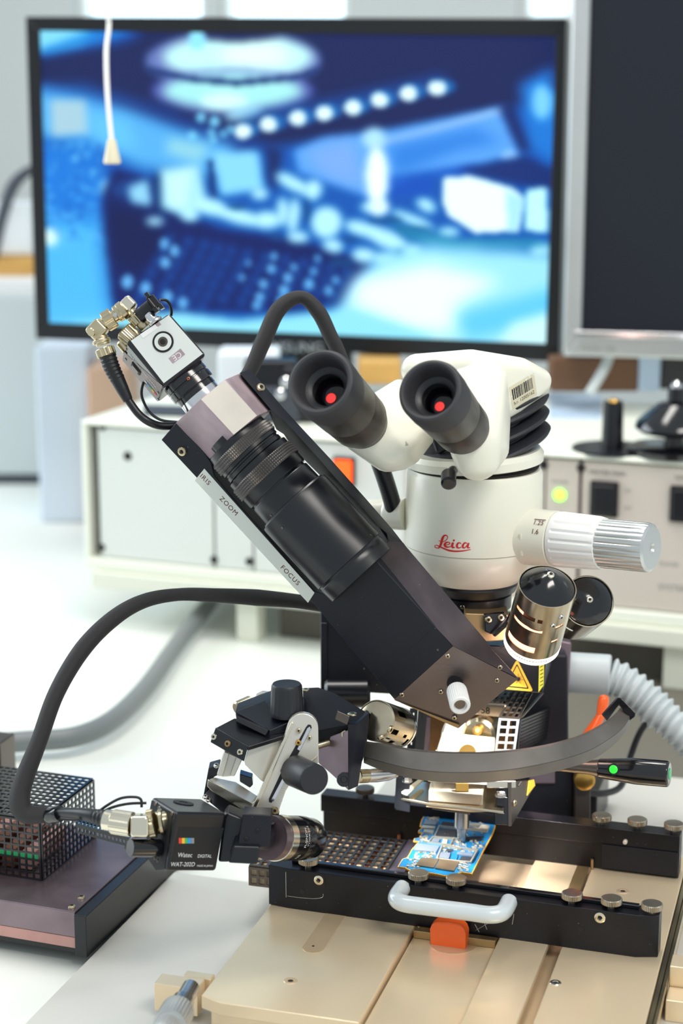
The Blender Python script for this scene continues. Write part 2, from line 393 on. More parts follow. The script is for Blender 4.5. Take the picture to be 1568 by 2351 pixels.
# ------------------------------------------------------------------ shelf and instrument case
ZS = 42.
sL, sR = Pz(210, 1349, ZS), Pz(1568, 1492, ZS); sd = (sR-sL).normalized(); sn = V((-sd.y, sd.x, 0))
shelf = thing('bench_shelf', 'low cream steel shelf under the instrument case', 'shelf', (sL.x+150, sL.y+40, 0))
LEN = 760.
g = G(); g.prism([sL, sL+sd*LEN, sL+sd*LEN+sn*330, sL+sn*330], (0, 0, 17)); obj('shelf_board', g, 'cream_matte', shelf, bev=2)
legp = Pz(505, 1512, 0)
ln = (legp-sL).dot(sd)
for k in (ln, ln+420):
    for dd in (12, 290):
        a = sL+sd*(k-10)+sn*dd; a.z = 0
        g = G(); g.prism([a, a+sd*22, a+sd*22+sn*22, a+sn*22], (0, 0, ZS)); obj('leg', g, 'cream_matte', shelf, bev=1.5)
g = G(); b0 = sL+sd*(ln+24)+sn*40; b0.z = .3; g.prism([b0, b0+sd*390, b0+sd*390+sn*200, b0+sn*200], (0, 0, ZS-1)); obj('shade_box', g, 'shelf_shade', shelf, bev=2, label='added dark box standing in for the shadow under the shelf')  # dark box added to stand for the shadow under the shelf
case = thing('instrument_case', 'wide cream instrument case with blank panels, orange switch and green light', 'instrument', (sL.x+200, sL.y+60, ZS+17))
zc = ZS+20; off = sn*10
def cz(u, v):   # point on the case front plane
    return PP(u, v, sL+off, sn)
x0, x1 = -6., 745.
top = cz(204, 966).z
A = sL+off+sd*(cz(198, 1300)-sL).dot(sd); A.z = zc
def cbox(a0, a1, z0, z1, d0, d1):
    b = sL+off+sd*a0+sn*d0; b.z = z0
    return [b, b+sd*(a1-a0), b+sd*(a1-a0)+sn*(d1-d0), b+sn*(d1-d0)], V((0, 0, z1-z0))
a0 = (A-sL).dot(sd); a1 = 745.
g = G(); g.prism(*cbox(a0, a1, zc-3, zc+9, -3, 300)); g.prism(*cbox(a0, a1, top-4, top+1, -3, 300)); g.prism(*cbox(a0, a0+6, zc+9, top-4, -3, 300)); g.prism(*cbox(a1-6, a1, zc+9, top-4, -3, 300)); g.prism(*cbox(a0+6, a1-6, zc+9, top-4, 270, 300))
obj('case_shell', g, 'case_cream', case, bev=2.5, bseg=3)
def fa(u, v=1150): return (cz(u, v)-sL).dot(sd)
pz0, pz1 = zc+10, top-6
def panel(u0, u1, m, name='panel', label=None):
    g = G(); g.prism(*cbox(fa(u0), fa(u1), pz0, pz1, 2, 6)); return obj(name, g, m, case, bev=.8, label=label)
pl = panel(226, 486, 'panel_grey'); panel(491, 576, 'panel_grey'); panel(581, 925, 'panel_grey'); p4 = panel(925, 1247, 'panel_pink'); p5 = panel(1251, 1326, 'panel_pink'); p6 = panel(1334, 1790, 'panel_pink')
g = G(); g.prism(*cbox(fa(222), fa(1795), pz0-1, pz1+1, 6.5, 8)); obj('rack_backing', g, 'ink', case)
def cdisc(u, v, r, m, nm, par=case, h=3, out=0):
    c = cz(u, v); g = G(); g.lathe(c+sn*(2.2-out), -sn, [(0, 0), (0, r), (h*.6, r), (h, r*.6), (h, 0)], 24); return obj(nm, g, m, par)
cdisc(291, 1048, 4.5, 'ink', 'lock', h=1)
for (u, v) in ((233, 980), (231, 1258), (490, 1286), (571, 1290), (1333, 1075), (1247, 1068)): cdisc(u, v, 4., 'ink', 'panel_screw', h=2)
sw = cz(790, 1083); g = G(); g.box(sw-sn*0+V((0, 0, 0)), sd*11, sn*2, ZA*14); s1 = obj('switch_frame', g, 'ink', case, bev=1)
g = G(); g.box(sw-sn*3, sd*8.5, sn*2, ZA*11.5); obj('switch_rocker', g, 'switch_orange', s1, bev=1)
cdisc(1284, 1137, 5.4, 'led_green', 'indicator_light', h=3, out=0)
for (u, v) in ((1387, 1146), (1571, 1152)):
    c = cz(u, v+ (0 if u < 1500 else 6)); g = G(); g.box(c, sd*12.6, sn*2.5, ZA*16); s2 = obj('switch_frame', g, 'ink', case, bev=1)
    g = G(); g.box(c-sn*3, sd*10, sn*2, ZA*13); obj('switch_rocker', g, 'black_satin', s2, bev=1.5)
text('lettering', 'HEATER MAIN', 5.2, cz(1393, 1087)+sn*1.8, sd, ZA, 'ink', p6)
text('lettering', 'TEMP', 4, cz(1560, 1098)+sn*1.8, sd, ZA, 'ink', p6)
text('lettering', 'ON', 4, cz(1440, 1128)+sn*1.8, sd, ZA, 'ink_grey', p6); text('lettering', 'OFF', 4, cz(1440, 1168)+sn*1.8, sd, ZA, 'ink_grey', p6)
text('lettering', 'POWER', 4.2, cz(1285, 1108)+sn*1.8, sd, ZA, 'ink_grey', p5)
text('lettering', 'PLACER', 5, cz(1535, 1297)+sn*1.8, sd, ZA, 'ink_grey', p6)
text('lettering', 'SYSTEM', 8, cz(1545, 1352)+sn*1.8, sd, ZA, 'ink_grey', p6)
# things on top of the case
ct = top+1
def ontop(u, v): return Pz(u, v, ct)
q = ontop(1405, 1032)
sp = thing('weight_stand', 'black upright post on a thin dark disc, on top of the case', 'stand', tuple(q))
g = G(); g.lathe(q, ZA, [(0, 0), (0, 36), (2, 36), (2, 0)], 48); obj('disc', g, 'black_satin', sp)
g = G(); g.lathe(q+ZA*2, ZA, [(0, 0), (0, 10), (38, 9), (42, 8.5), (42, 0)], 24); obj('post', g, 'black_satin', sp)
g = G(); g.lathe(q+ZA*44, ZA, [(0, 0), (0, 5), (2, 4), (2.5, 0)], 20); obj('cap', g, 'gold', sp)
q = ontop(1548, 1040)
sp = thing('coil_stand', 'black rounded reel stand with a steel tip, at the right end of the case top', 'stand', tuple(q))
g = G(); g.lathe(q, ZA, [(0, 0), (0, 40), (5, 42), (7, 38), (7, 0)], 48); obj('foot', g, 'black_gloss', sp)
g = G(); g.lathe(q+ZA*7, ZA, [(0, 0), (0, 10), (12, 9), (12, 31), (16, 36), (22, 34), (38, 16), (40, 0)], 48); obj('reel', g, 'black_gloss', sp)
g = G(); g.lathe(q+ZA*47, ZA, [(0, 0), (0, 8), (12, 8), (12, 0)], 24); obj('neck', g, 'black_satin', sp)
g = G(); g.lathe(q+ZA*59, ZA, [(0, 0), (0, 5.5), (3, 5.5), (6, 2), (6, 0)], 24); obj('tip', g, 'chrome', sp)
def flat(name, label, cat, u0, v0, u1, v1, h, m, z=ct, bev=1, grp=None):
    pts = [Pz(u0, v1, z), Pz(u1, v1+ (u1-u0)*.03, z), Pz(u1, v0+(u1-u0)*.03, z), Pz(u0, v0, z)]
    g = G(); g.prism(pts, (0, 0, h)); return tag(obj(name, g, m, bev=bev), label, cat, grp)
flat('paper_sheet', 'white paper sheets lying on the case top left of the black post', 'paper', 1262, 905, 1380, 960, 1, 'paper_blue', bev=0)
flat('tape_roll', 'small dark strip lying on top of the case behind the left camera', 'strip', 330, 935, 470, 955, 3, 'shadow_dark', bev=0)
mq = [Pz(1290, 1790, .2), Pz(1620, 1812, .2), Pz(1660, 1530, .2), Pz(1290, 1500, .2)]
g = G(); g.prism([V((p.x, p.y, 0)) for p in mq], (0, 0, 1.5)); tag(obj('bench_shade', g, 'shade_taupe'), 'blurred taupe sheet standing in for shade on the bench behind the corrugated hose', 'shade')  # taupe sheet added where only shade falls on the bench
# clutter behind the case, under the monitors
tb = 1900
bgthing('wooden_block', 'ochre wooden block behind the two eyepieces', 'block', 822, 830, 922, 884, 1870, 60, 'wood_ochre')
bgthing('wooden_board', 'dark brown wooden board below the silver monitor', 'board', 1262, 822, 1468, 900, 1840, 30, 'wood_brown')
g = G(); g.tube([P(1352, 905, 1800), P(1385, 850, 1808), P(1398, 820, 1812)], 5, 10); tag(obj('grey_lead', g, 'cabinet_grey'), 'pale grey lead leaning across the brown board', 'cable')
bgthing('white_upright', 'pale upright strip standing right of the brown board', 'strip', 1466, 818, 1516, 900, 1835, 20, 'paper_blue')
bgthing('black_foot', 'black support foot of the silver monitor at the right edge', 'support', 1512, 800, 1640, 895, 1845, 40, 'black_satin')
pb = thing('power_adapter', 'cluster of dark connectors behind the left eyepiece', 'adapter', tuple(P(640, 930, 1700)))
for (u, v, w_, h_, m) in ((620, 870, 60, 40, 'black_satin'), (690, 905, 40, 60, 'black_satin'), (610, 930, 80, 40, 'shadow_dark')):
    pts, vec = fbox(u-w_, v-h_, u+w_, v+h_, 1760, 30); g = G(); g.prism(pts, vec); obj('plug', g, m, pb, bev=3)
for (u, v) in ((655, 877), (643, 905), (755, 1019)):
    c = P(u, v, 1735); g = G(); g.lathe(c+FW*8, -FW, [(0, 0), (0, 5), (7, 5), (8, 3.5), (8, 0)], 20); obj('metal_cap', g, 'chrome', pb)
bgthing('paper_stack', 'pale stack of paper behind the left camera', 'paper', 500, 812, 640, 905, 1830, 60, 'paper')
# ------------------------------------------------------------------ monitor with the blue picture
tL, tR = 1985., 1868.
ML, MR = P(82, 778, tL), P(1283, 832, tR); ML.z = MR.z = (ML.z+MR.z)/2
md = (MR-ML).normalized(); mn = V((-md.y, md.x, 0))
def mp(u, v): return PP(u, v, ML, mn)
mon = thing('monitor', 'large black monitor showing a blue close-up of a circuit board', 'monitor', tuple((ML+MR)/2))
corn = {k: mp(*k) for k in ((58, 38), (1300, 42), (1283, 832), (82, 778))}
o4 = [corn[k] for k in ((58, 38), (1300, 42), (1283, 832), (82, 778))]
i4 = [mp(*k) for k in ((91, 71), (1276, 84), (1252, 789), (112, 741))]
for i in range(4):
    g = G(); g.prism([o4[i], o4[(i+1) % 4], i4[(i+1) % 4], i4[i]], mn*30); bz = obj('bezel', g, 'bezel_black', mon, bev=1)
    if i == 2: lowbz = bz
g = G(); g.prism([p+mn*22 for p in o4], mn*26); obj('back_shell', g, 'black_satin', mon, bev=3)
text('lettering', 'SAMSUNG', 15, mp(664, 798)-mn*.3, md, ZA, 'silver_paint', lowbz, sx=1.1)
mc = (ML+MR)/2+mn*34
zt = ct
g = G(); g.prism([mc+md*-60, mc+md*60, mc+md*60+mn*14, mc-md*60+mn*14], (0, 0, -(mc.z-top)-0)); obj('stand_neck', g, 'black_satin', mon, bev=2)
# screen picture, painted point by point on a fine grid
corners = [(91, 71), (1276, 84), (1252, 789), (112, 741)]
NX, NY = 300, 184
jj, ii = np.meshgrid((np.arange(NX)+.5)/NX, (np.arange(NY)+.5)/NY)
def bil(a, b):
    c = [np.array(x, float) for x in corners]
    return tuple((1-a)*(1-b)*c[0][k]+a*(1-b)*c[1][k]+a*b*c[2][k]+(1-a)*b*c[3][k] for k in (0, 1))
XX, YY = bil(jj, ii)
img = np.zeros((NY, NX, 3)); img[:] = (18, 96, 180)
def blur(m, s):
    s = int(round(s/4))
    if s < 1: return m
    for _ in range(2):
        for ax in (0, 1):
            p = np.pad(m, [(s, s) if a == ax else (0, 0) for a in (0, 1)], mode='edge'); cs = np.cumsum(p, axis=ax); cs = np.insert(cs, 0, 0, axis=ax)
            n = 2*s+1; m = (np.take(cs, range(n, cs.shape[ax]), axis=ax)-np.take(cs, range(0, cs.shape[ax]-n), axis=ax))/n
    return m
def pm(pts):
    m = np.zeros(XX.shape, bool); n = len(pts)
    for i in range(n):
        (xa, ya), (xb, yb_) = pts[i], pts[(i+1) % n]
        if ya == yb_: continue
        m ^= ((ya > YY) != (yb_ > YY)) & (XX < (xb-xa)*(YY-ya)/(yb_-ya)+xa)
    return m.astype(float)
def paint(m, c, s=8, a=1.):
    global img
    m = (blur(m, s)*a)[..., None]; img = img*(1-m)+np.array(c, float)*m
def poly(c, pts, s=8, a=1.): paint(pm(pts), c, s, a)
def ell(c, x, y, rx, ry, s=5, a=1., rot=0):
    cr, sr = math.cos(rot), math.sin(rot); dx, dy = XX-x, YY-y
    paint((((dx*cr+dy*sr)/rx)**2+((-dx*sr+dy*cr)/ry)**2 < 1).astype(float), c, s, a)
rs = np.random.RandomState(3)
poly((28, 44, 98), [(60, 130), (300, 95), (360, 60), (1300, 60), (1300, 210), (1160, 250), (900, 300), (640, 330), (430, 270), (200, 215), (60, 190)], 12)
poly((135, 214, 242), [(80, 60), (240, 60), (190, 100), (80, 120)], 6); poly((30, 140, 215), [(240, 60), (330, 60), (250, 95), (100, 125), (92, 112)], 6, .8)
poly((24, 100, 180), [(90, 190), (200, 185), (420, 255), (420, 285), (90, 215)], 12, .6)
ell((130, 150, 210), 548, 138, 205, 62, 10, .8); ell((196, 244, 240), 560, 130, 175, 50, 12); ell((225, 252, 245), 600, 125, 80, 34, 14, .9)
ell((28, 40, 90), 560, 60, 120, 34, 8); ell((150, 225, 250), 466, 92, 20, 22, 5)
ell((100, 110, 190), 548, 205, 190, 50, 10, .8); ell((170, 232, 232), 548, 205, 165, 42, 12); ell((215, 250, 245), 530, 228, 55, 18, 10, .9)
poly((30, 60, 120), [(350, 150), (450, 172), (560, 180), (700, 168), (745, 150), (745, 162), (700, 180), (560, 194), (450, 184), (350, 164)], 4)
ell((180, 235, 250), 575, 256, 45, 16, 8, .8, -.2)
poly((22, 52, 120), [(250, 215), (400, 240), (520, 300), (640, 330), (560, 345), (450, 300), (260, 250)], 12, .8)
poly((22, 90, 170), [(560, 265), (800, 215), (1030, 165), (1040, 185), (860, 235), (650, 285)], 12, .7)
poly((96, 178, 232), [(85, 200), (180, 215), (300, 245), (420, 290), (560, 330), (520, 400), (330, 380), (230, 330), (85, 310)], 14)
poly((176, 205, 214), [(115, 225), (200, 225), (210, 300), (120, 310)], 10, .9); poly((170, 220, 220), [(400, 310), (500, 330), (470, 370), (390, 345)], 12, .7)
poly((32, 130, 214), [(80, 325), (230, 325), (250, 430), (250, 560), (90, 560)], 14); poly((88, 186, 238), [(90, 500), (240, 500), (265, 720), (270, 760), (100, 760)], 26)
poly((110, 200, 240), [(200, 250), (300, 270), (330, 340), (230, 330)], 14, .7)
for _ in range(150):
    x, y = rs.uniform(95, 260), rs.uniform(320, 560); ell((110, 190, 240) if rs.rand() > .4 else (16, 100, 190), x, y, rs.uniform(3, 9), rs.uniform(3, 9), 3, .55)
ell((215, 245, 255), 116, 540, 18, 20, 6); ell((150, 215, 250), 252, 425, 18, 20, 6)
poly((12, 40, 108), [(240, 440), (270, 380), (340, 400), (400, 470), (520, 520), (700, 545), (870, 600), (800, 700), (690, 715), (430, 715), (268, 720)], 8)
poly((14, 30, 84), [(245, 470), (330, 480), (420, 560), (330, 620), (265, 600)], 16, .7)
for r in range(7):
    for c in range(12):
        x = 400+c*38-r*14+8*math.sin(c); y = 545+r*26+c*7
        if 280 < x < 850 and 530 < y < 705: ell((22, 96, 178), x, y, 11, 13, 6, .8, .5)
for (x, y, r) in ((300, 645, 17), (344, 660, 15), (390, 600, 14), (388, 555, 13), (412, 572, 14), (395, 680, 15), (432, 695, 14), (570, 635, 9), (585, 600, 8), (620, 650, 12), (612, 680, 12), (645, 585, 10), (638, 615, 12), (676, 635, 13), (668, 665, 14), (690, 610, 9), (725, 650, 13), (735, 620, 9), (770, 665, 12), (785, 640, 10), (745, 590, 9), (604, 700, 12), (660, 690, 13)): ell((120, 196, 244), x, y, r*.8, r, 5, .9)
ell((30, 80, 150), 330, 430, 70, 26, 10, .8)
poly((160, 222, 246), [(300, 425), (350, 405), (360, 470), (310, 460)], 8, .9)
poly((16, 60, 120), [(355, 400), (395, 385), (400, 480), (375, 500)], 6)
poly((172, 226, 238), [(378, 382), (470, 372), (492, 470), (440, 495), (380, 470)], 7); poly((142, 212, 244), [(500, 345), (610, 340), (622, 430), (520, 445)], 7); poly((200, 236, 240), [(390, 400), (450, 385), (440, 470), (400, 470)], 10, .8)
poly((16, 64, 130), [(490, 365), (503, 360), (512, 450), (497, 455)], 4); poly((20, 50, 110), [(625, 330), (665, 340), (650, 430), (632, 420)], 8)
for (x, y, rx, ry, ro) in ((500, 470, 34, 20, .2), (565, 492, 55, 18, .25), (630, 500, 30, 22, 0), (366, 503, 22, 10, 0), (450, 490, 22, 14, 0), (612, 440, 20, 14, 0), (688, 415, 44, 16, .5), (735, 430, 20, 26, .3), (690, 490, 14, 42, .1), (664, 480, 14, 34, 0), (765, 505, 36, 38, .2), (700, 540, 26, 14, 0), (845, 520, 40, 18, .3), (780, 560, 24, 16, .2), (850, 582, 28, 18, .1), (905, 545, 48, 22, .4), (895, 590, 26, 14, 0), (960, 500, 52, 12, .4), (1040, 528, 26, 12, 0), (990, 465, 26, 14, .6), (870, 470, 28, 14, 0), (1240, 568, 20, 16, 0), (960, 575, 20, 18, 0)): ell((190, 240, 250), x, y, rx, ry, 6, .95, ro)
for (x, y, rx, ry) in ((720, 480, 8, 30), (800, 600, 30, 10), (820, 545, 24, 6), (930, 585, 8, 20), (960, 520, 40, 6), (900, 500, 40, 8), (650, 540, 18, 8), (560, 470, 26, 6)): ell((14, 84, 140), x, y, rx, ry, 4, .8)
poly((100, 168, 236), [(690, 340), (760, 310), (870, 300), (1160, 240), (1205, 350), (1060, 385), (960, 400), (870, 450), (790, 420), (700, 390)], 8)
poly((150, 190, 232), [(860, 320), (1000, 285), (1160, 240), (1165, 256), (1010, 300), (870, 336)], 4, .8); poly((140, 176, 232), [(710, 340), (830, 310), (850, 430), (760, 400)], 14, .7)
poly((20, 110, 205), [(905, 330), (1100, 290), (1160, 320), (1060, 340), (920, 400)], 14, .55); ell((150, 200, 250), 1175, 352, 20, 12, 5)
poly((18, 90, 190), [(900, 400), (1100, 370), (1110, 395), (1010, 400), (1000, 440), (910, 450)], 10, .8)
poly((22, 56, 124), [(1060, 385), (1210, 350), (1270, 380), (1270, 430), (1200, 420), (1100, 398)], 8); poly((22, 52, 116), [(1150, 240), (1180, 230), (1225, 330), (1200, 350)], 8)
poly((34, 128, 210), [(1195, 190), (1270, 150), (1270, 370), (1220, 330)], 12); ell((130, 205, 246), 1245, 230, 22, 40, 10)
ell((176, 222, 240), 873, 312, 26, 24, 7); ell((235, 252, 252), 880, 400, 25, 68, 6); ell((220, 245, 250), 885, 470, 22, 20, 6)
poly((228, 250, 250), [(1030, 402), (1090, 398), (1180, 425), (1208, 450), (1195, 525), (1100, 530), (1040, 490), (1026, 460)], 5); poly((190, 240, 246), [(1212, 428), (1256, 424), (1258, 528), (1208, 524)], 5); poly((150, 215, 235), [(1165, 430), (1208, 450), (1190, 525), (1170, 525)], 5, .7)
poly((36, 140, 176), [(900, 500), (1060, 545), (1220, 540), (1270, 560), (1040, 570), (940, 540)], 8, .9)
poly((160, 224, 242), [(900, 575), (990, 555), (1260, 575), (1252, 800), (780, 800), (780, 720), (830, 640)], 16); poly((228, 250, 253), [(830, 640), (1000, 600), (1160, 640), (1060, 700), (1050, 765), (960, 760), (820, 700)], 20)
poly((100, 198, 242), [(1060, 720), (1260, 660), (1255, 740), (1080, 780)], 14, .9); poly((200, 240, 252), [(1180, 740), (1260, 715), (1252, 795), (1150, 790)], 12)
poly((150, 222, 240), [(100, 740), (420, 716), (560, 735), (820, 708), (1000, 770), (1000, 800), (100, 790)], 10); poly((96, 190, 240), [(112, 700), (262, 700), (262, 735), (112, 745)], 14, .6)
for (x, y) in ((573, 296), (632, 281), (700, 267), (760, 255), (826, 243), (886, 226), (951, 211), (1015, 199)):
    ell((26, 120, 190), x+12, y-4, 30, 17, 5, .8); ell((224, 248, 252), x, y, 20, 17, 4)
for (x, y, r) in ((475, 265, 11), (507, 274, 12), (500, 300, 9), (528, 303, 8), (545, 292, 9), (505, 315, 8), (455, 306, 9)): ell((130, 210, 240), x, y, r, r, 4)
lin = np.clip(img/255, 0, 1); lin = np.where(lin <= .04045, lin/12.92, ((lin+.055)/1.055)**2.4)
verts = []; a_, b_ = np.meshgrid(np.arange(NX+1)/NX, np.arange(NY+1)/NY)
q4 = [np.array(p-V(mon['_org']))+np.array(mn)*2 for p in i4]
vv = sum(wt[..., None]*q for wt, q in (((1-a_)*(1-b_), q4[0]), (a_*(1-b_), q4[1]), (a_*b_, q4[2]), ((1-a_)*b_, q4[3])))*.001
idx = lambda i, j: i*(NX+1)+j
me = bpy.data.meshes.new('screen'); me.from_pydata(vv.reshape(-1, 3).tolist(), [], [(idx(i+1, j), idx(i+1, j+1), idx(i, j+1), idx(i, j)) for i in range(NY) for j in range(NX)])
lin = np.clip(lin**1.18*1.12, 0, 1)
ca = me.color_attributes.new('picture', 'FLOAT_COLOR', 'CORNER')
colr = np.ones((NY*NX, 4, 4)); colr[..., :3] = lin.reshape(-1, 1, 3); ca.data.foreach_set('color', colr.ravel())
m = bpy.data.materials.new('screen_picture'); m.use_nodes = True; b = m.node_tree.nodes['Principled BSDF']; at = m.node_tree.nodes.new('ShaderNodeVertexColor'); at.layer_name = 'picture'
b.inputs['Base Color'].default_value = (.01, .01, .012, 1); b.inputs['Roughness'].default_value = .6; b.inputs['Specular IOR Level'].default_value = .1; m.node_tree.links.new(at.outputs[0], b.inputs['Emission Color']); b.inputs['Emission Strength'].default_value = 1.05
me.materials.append(m); so = bpy.data.objects.new('screen', me); COL.objects.link(so); so.parent = mon; so['label'] = 'screen with a blue picture of a circuit board and lights'
# ------------------------------------------------------------------ silver monitor on the right
t2 = 1790.
NL = P(1291, 818, t2); d2 = (P(1568, 833, t2-22)-NL); d2.z = 0; d2.normalize(); n2 = V((-d2.y, d2.x, 0))
def m2(u, v): return PP(u, v, NL, n2)
sm = thing('monitor', 'tall silver-framed monitor with a dark blank screen at the right edge', 'monitor', tuple(NL+d2*150))
W2 = 430.; H2 = 560.
e = lambda a, z: NL+d2*a+ZA*z
ba, bt = (m2(1345, 400)-NL).dot(d2), (m2(1345, 762)-NL).z
bi = (m2(1340, 790)-NL).z
g = G()
oo = [e(0, 0), e(W2, 0), e(W2, H2), e(0, H2)]; ii4 = [e(ba, bt), e(W2-ba, bt), e(W2-ba, H2-ba), e(ba, H2-ba)]
for i in range(4):
    g = G(); g.prism([oo[i], oo[(i+1) % 4], ii4[(i+1) % 4], ii4[i]], n2*26); lb = obj('bezel', g, 'silver_paint', sm, bev=3)
    if i == 0: lowb = lb
g = G(); g.prism([e(ba-6, bt-5), e(W2-ba, bt-5), e(W2-ba, bt+1), e(ba-6, bt+1)], -n2*3); obj('lower_lip', g, 'chrome', sm, bev=1)
g = G(); g.prism([p+n2*7 for p in ii4], n2*15); obj('screen', g, 'screen_dark', sm, label='blank dark screen')
g = G(); g.prism([p+n2*20 for p in oo], n2*30); obj('back_shell', g, 'silver_paint', sm, bev=4)
text('lettering', 'MODEL 1905', 6, m2(1374, 800)-n2*.4, d2, ZA, 'ink_grey', lowb)
cn = NL+d2*215+n2*30
g = G(); g.prism([cn-d2*45, cn+d2*45, cn+d2*45+n2*14, cn-d2*45+n2*14], (0, 0, -(cn.z-ct))); obj('stand_neck', g, 'silver_paint', sm, bev=2)
# ------------------------------------------------------------------ pull cord
tc_ = 1480.
pc = thing('pull_cord', 'thin white pull cord with a bell-shaped grip hanging before the monitor', 'cord', tuple(P(258, 370, tc_)))
g = G(); g.tube([P(250, -900, tc_+60), P(249, -300, tc_+20), P(248, 0, tc_), P(250, 60, tc_), P(244, 120, tc_), P(247, 220, tc_), P(256, 320, tc_)], 2.2, 10); obj('cord', g, 'white_plastic', pc)
c = P(256, 318, tc_); g = G(); g.lathe(c, -ZA, [(0, 0), (0, 2.6), (2, 3.6), (19, 7.2), (20.5, 6.2), (20.5, 0)], 28); obj('grip', g, 'sticker', pc)
# ================================================================== REWORK MACHINE: bases
def px(n, t): return n*t/FPX
def up_prism(name, pts, h, m, parent=None, bev=.6, label=None):
    g = G(); g.prism(pts, (0, 0, h)); return obj(name, g, m, parent, bev=bev, label=label)
# silver base plate on the bench
zb = 9.
bl, bk = Pz(56, 2351, zb), Pz(392, 2010, zb)
dl = (bk-bl).normalized()
base = thing('base_plate', 'big pale grey base plate lying on the bench under the positioning table', 'plate', (-250, 900, 0))
bp0 = bl-dl*170; bp1 = bk+dl*6
g = G(); g.prism([V((bp0.x, bp0.y, 0)), V((130, bp0.y, 0)), V((130, 1330, 0)), V((-330, 1330, 0)), V((-330, bp1.y-2, 0)), V((bp1.x, bp1.y, 0))], (0, 0, zb)); obj('plate', g, 'grey_plate', base, bev=.6)
# positioning table
ZP = 30.
tab = thing('positioning_table', 'champagne metal positioning table with sliding plates and grooves', 'table', (-220, 950, zb))
fA, fB, fC = Pz(462, 2285, ZP), Pz(505, 2302, ZP), Pz(827, 2349, ZP)
fd = (fC-fB).normalized()
bL = Pz(618, 2076, ZP)
YBK = 1130.
def fx(x): return fB+fd*((x-fB.x)/fd.x)
Lx, Rx = fA.x, -90.
xj1 = (Pz(948, 2128, ZP).x+Pz(829, 2351, ZP).x)/2
zlo = zb
up_prism('left_plate', [V((Lx, fA.y, ZP-8)), V((fB.x, fB.y, ZP-8)), V((xj1-.6, fx(xj1).y, ZP-8)), V((xj1-.6, YBK, ZP-8)), V((Lx, YBK, ZP-8))], 8, 'champagne', tab, .7)
up_prism('lower_left_plate', [V((Lx+4, fA.y+4, zb)), V((fB.x, fB.y+4, zb)), V((xj1-6, fx(xj1).y+4, zb)), V((xj1-6, YBK, zb)), V((Lx+4, YBK, zb))], ZP-8-1-zb, 'champagne', tab, .7)
yf = 800.
xj2 = Pz(1125, 2200, ZP).x; xj3 = Pz(1258, 2175, ZP).x; xj4 = Pz(1287, 2180, ZP).x
up_prism('slide_bed', [V((xj1+.6, yf, zb)), V((xj2+8, yf, zb)), V((xj2+8, YBK, zb)), V((xj1+.6, YBK, zb))], ZP-4-zb, 'champagne', tab, .3)
up_prism('middle_plate', [V((xj2, yf, ZP-3.7)), V((xj3-.5, yf, ZP-3.7)), V((xj3-.5, YBK, ZP-3.7)), V((xj2, YBK, ZP-3.7))], 4, 'champagne', tab, .7)
up_prism('slot_floor', [V((xj2+9, yf, zb)), V((xj4+5, yf, zb)), V((xj4+5, YBK, zb)), V((xj2+9, YBK, zb))], ZP-9-zb, 'champagne_dull', tab, 0)
up_prism('right_plate', [V((xj4, yf, ZP-8)), V((Rx, yf, ZP-8)), V((Rx, YBK, ZP-8)), V((xj4, YBK, ZP-8))], 8, 'champagne', tab, .7)
up_prism('lower_right_plate', [V((xj4+6, yf, zb)), V((Rx+4, yf, zb)), V((Rx+4, YBK, zb)), V((xj4+6, YBK, zb))], ZP-8.5-zb, 'champagne_dull', tab, .5)
# engraved slot cover strip with rounded end, hole, screws
def arcpts(c, r, a0, a1, n=10): return [V((c.x+r*math.cos(a0+(a1-a0)*i/n), c.y+r*math.sin(a0+(a1-a0)*i/n), c.z)) for i in range(n+1)]
s0, s1 = Pz(697, 2172, ZP), Pz(742, 2181, ZP); cx_ = (s0+s1)/2; r_ = (s1-s0).length/2; cx_.x = (s0.x+s1.x)/2
up_prism('slot_cover', arcpts(V((cx_.x, cx_.y, ZP-.3)), r_, math.pi, 2*math.pi)+[V((cx_.x+r_, YBK-60, ZP-.3)), V((cx_.x-r_, YBK-60, ZP-.3))], .55, 'champagne_dull', tab, 0)
g = G(); g.lathe(Pz(719, 2172, ZP+.25), ZA, [(0, 0), (0, .8), (.1, .8), (.1, 0)], 12); obj('pin_hole', g, 'ink', tab)
def csk(u, v, z, r=3.6, par=tab, m='champagne_dull'):
    c = Pz(u, v, z); g = G(); g.lathe(c, ZA, [(0, r*1.12), (.35, r), (.35, r*.55), (.05, r*.5), (.05, 0)], 24); o = obj('countersunk_screw', g, m, par)
    g = G(); g.lathe(c+ZA*.08, ZA, [(0, 0), (0, r*.5), (.04, 0)], 6); obj('socket', g, 'ink', o)
csk(667, 2252, ZP); csk(1430, 2046, ZP); csk(1275, 2256, ZP+.1, 3, m='nickel_bright')
g = G(); g.lathe(Pz(1040, 2166, ZP-4), ZA, [(0, 0), (0, 14), (.3, 14), (.3, 0)], 40); obj('recess_disc', g, 'champagne_dull', tab)
q = Pz(1327, 2020, ZP); g = G(); g.abox(q.x-4, q.x+4, q.y-30, q.y+24, ZP-.2, ZP+.35); obj('slot_cover', g, 'brass_plate', tab)
g = G(); g.abox(xj1+1, xj2-1, 972.5, 977.5, ZP-4, ZP+1); obj('cross_bar', g, 'brass_plate', tab, bev=.5)
# right side rail of table (double line)
g = G(); g.abox(Rx+.8, Rx+3, yf, YBK, ZP-8, ZP-.5); obj('side_strip', g, 'nickel', tab)
g = G(); g.abox(Rx+3.6, Rx+5.4, yf, YBK, ZP-8, ZP-2); obj('side_strip', g, 'nickel', tab)
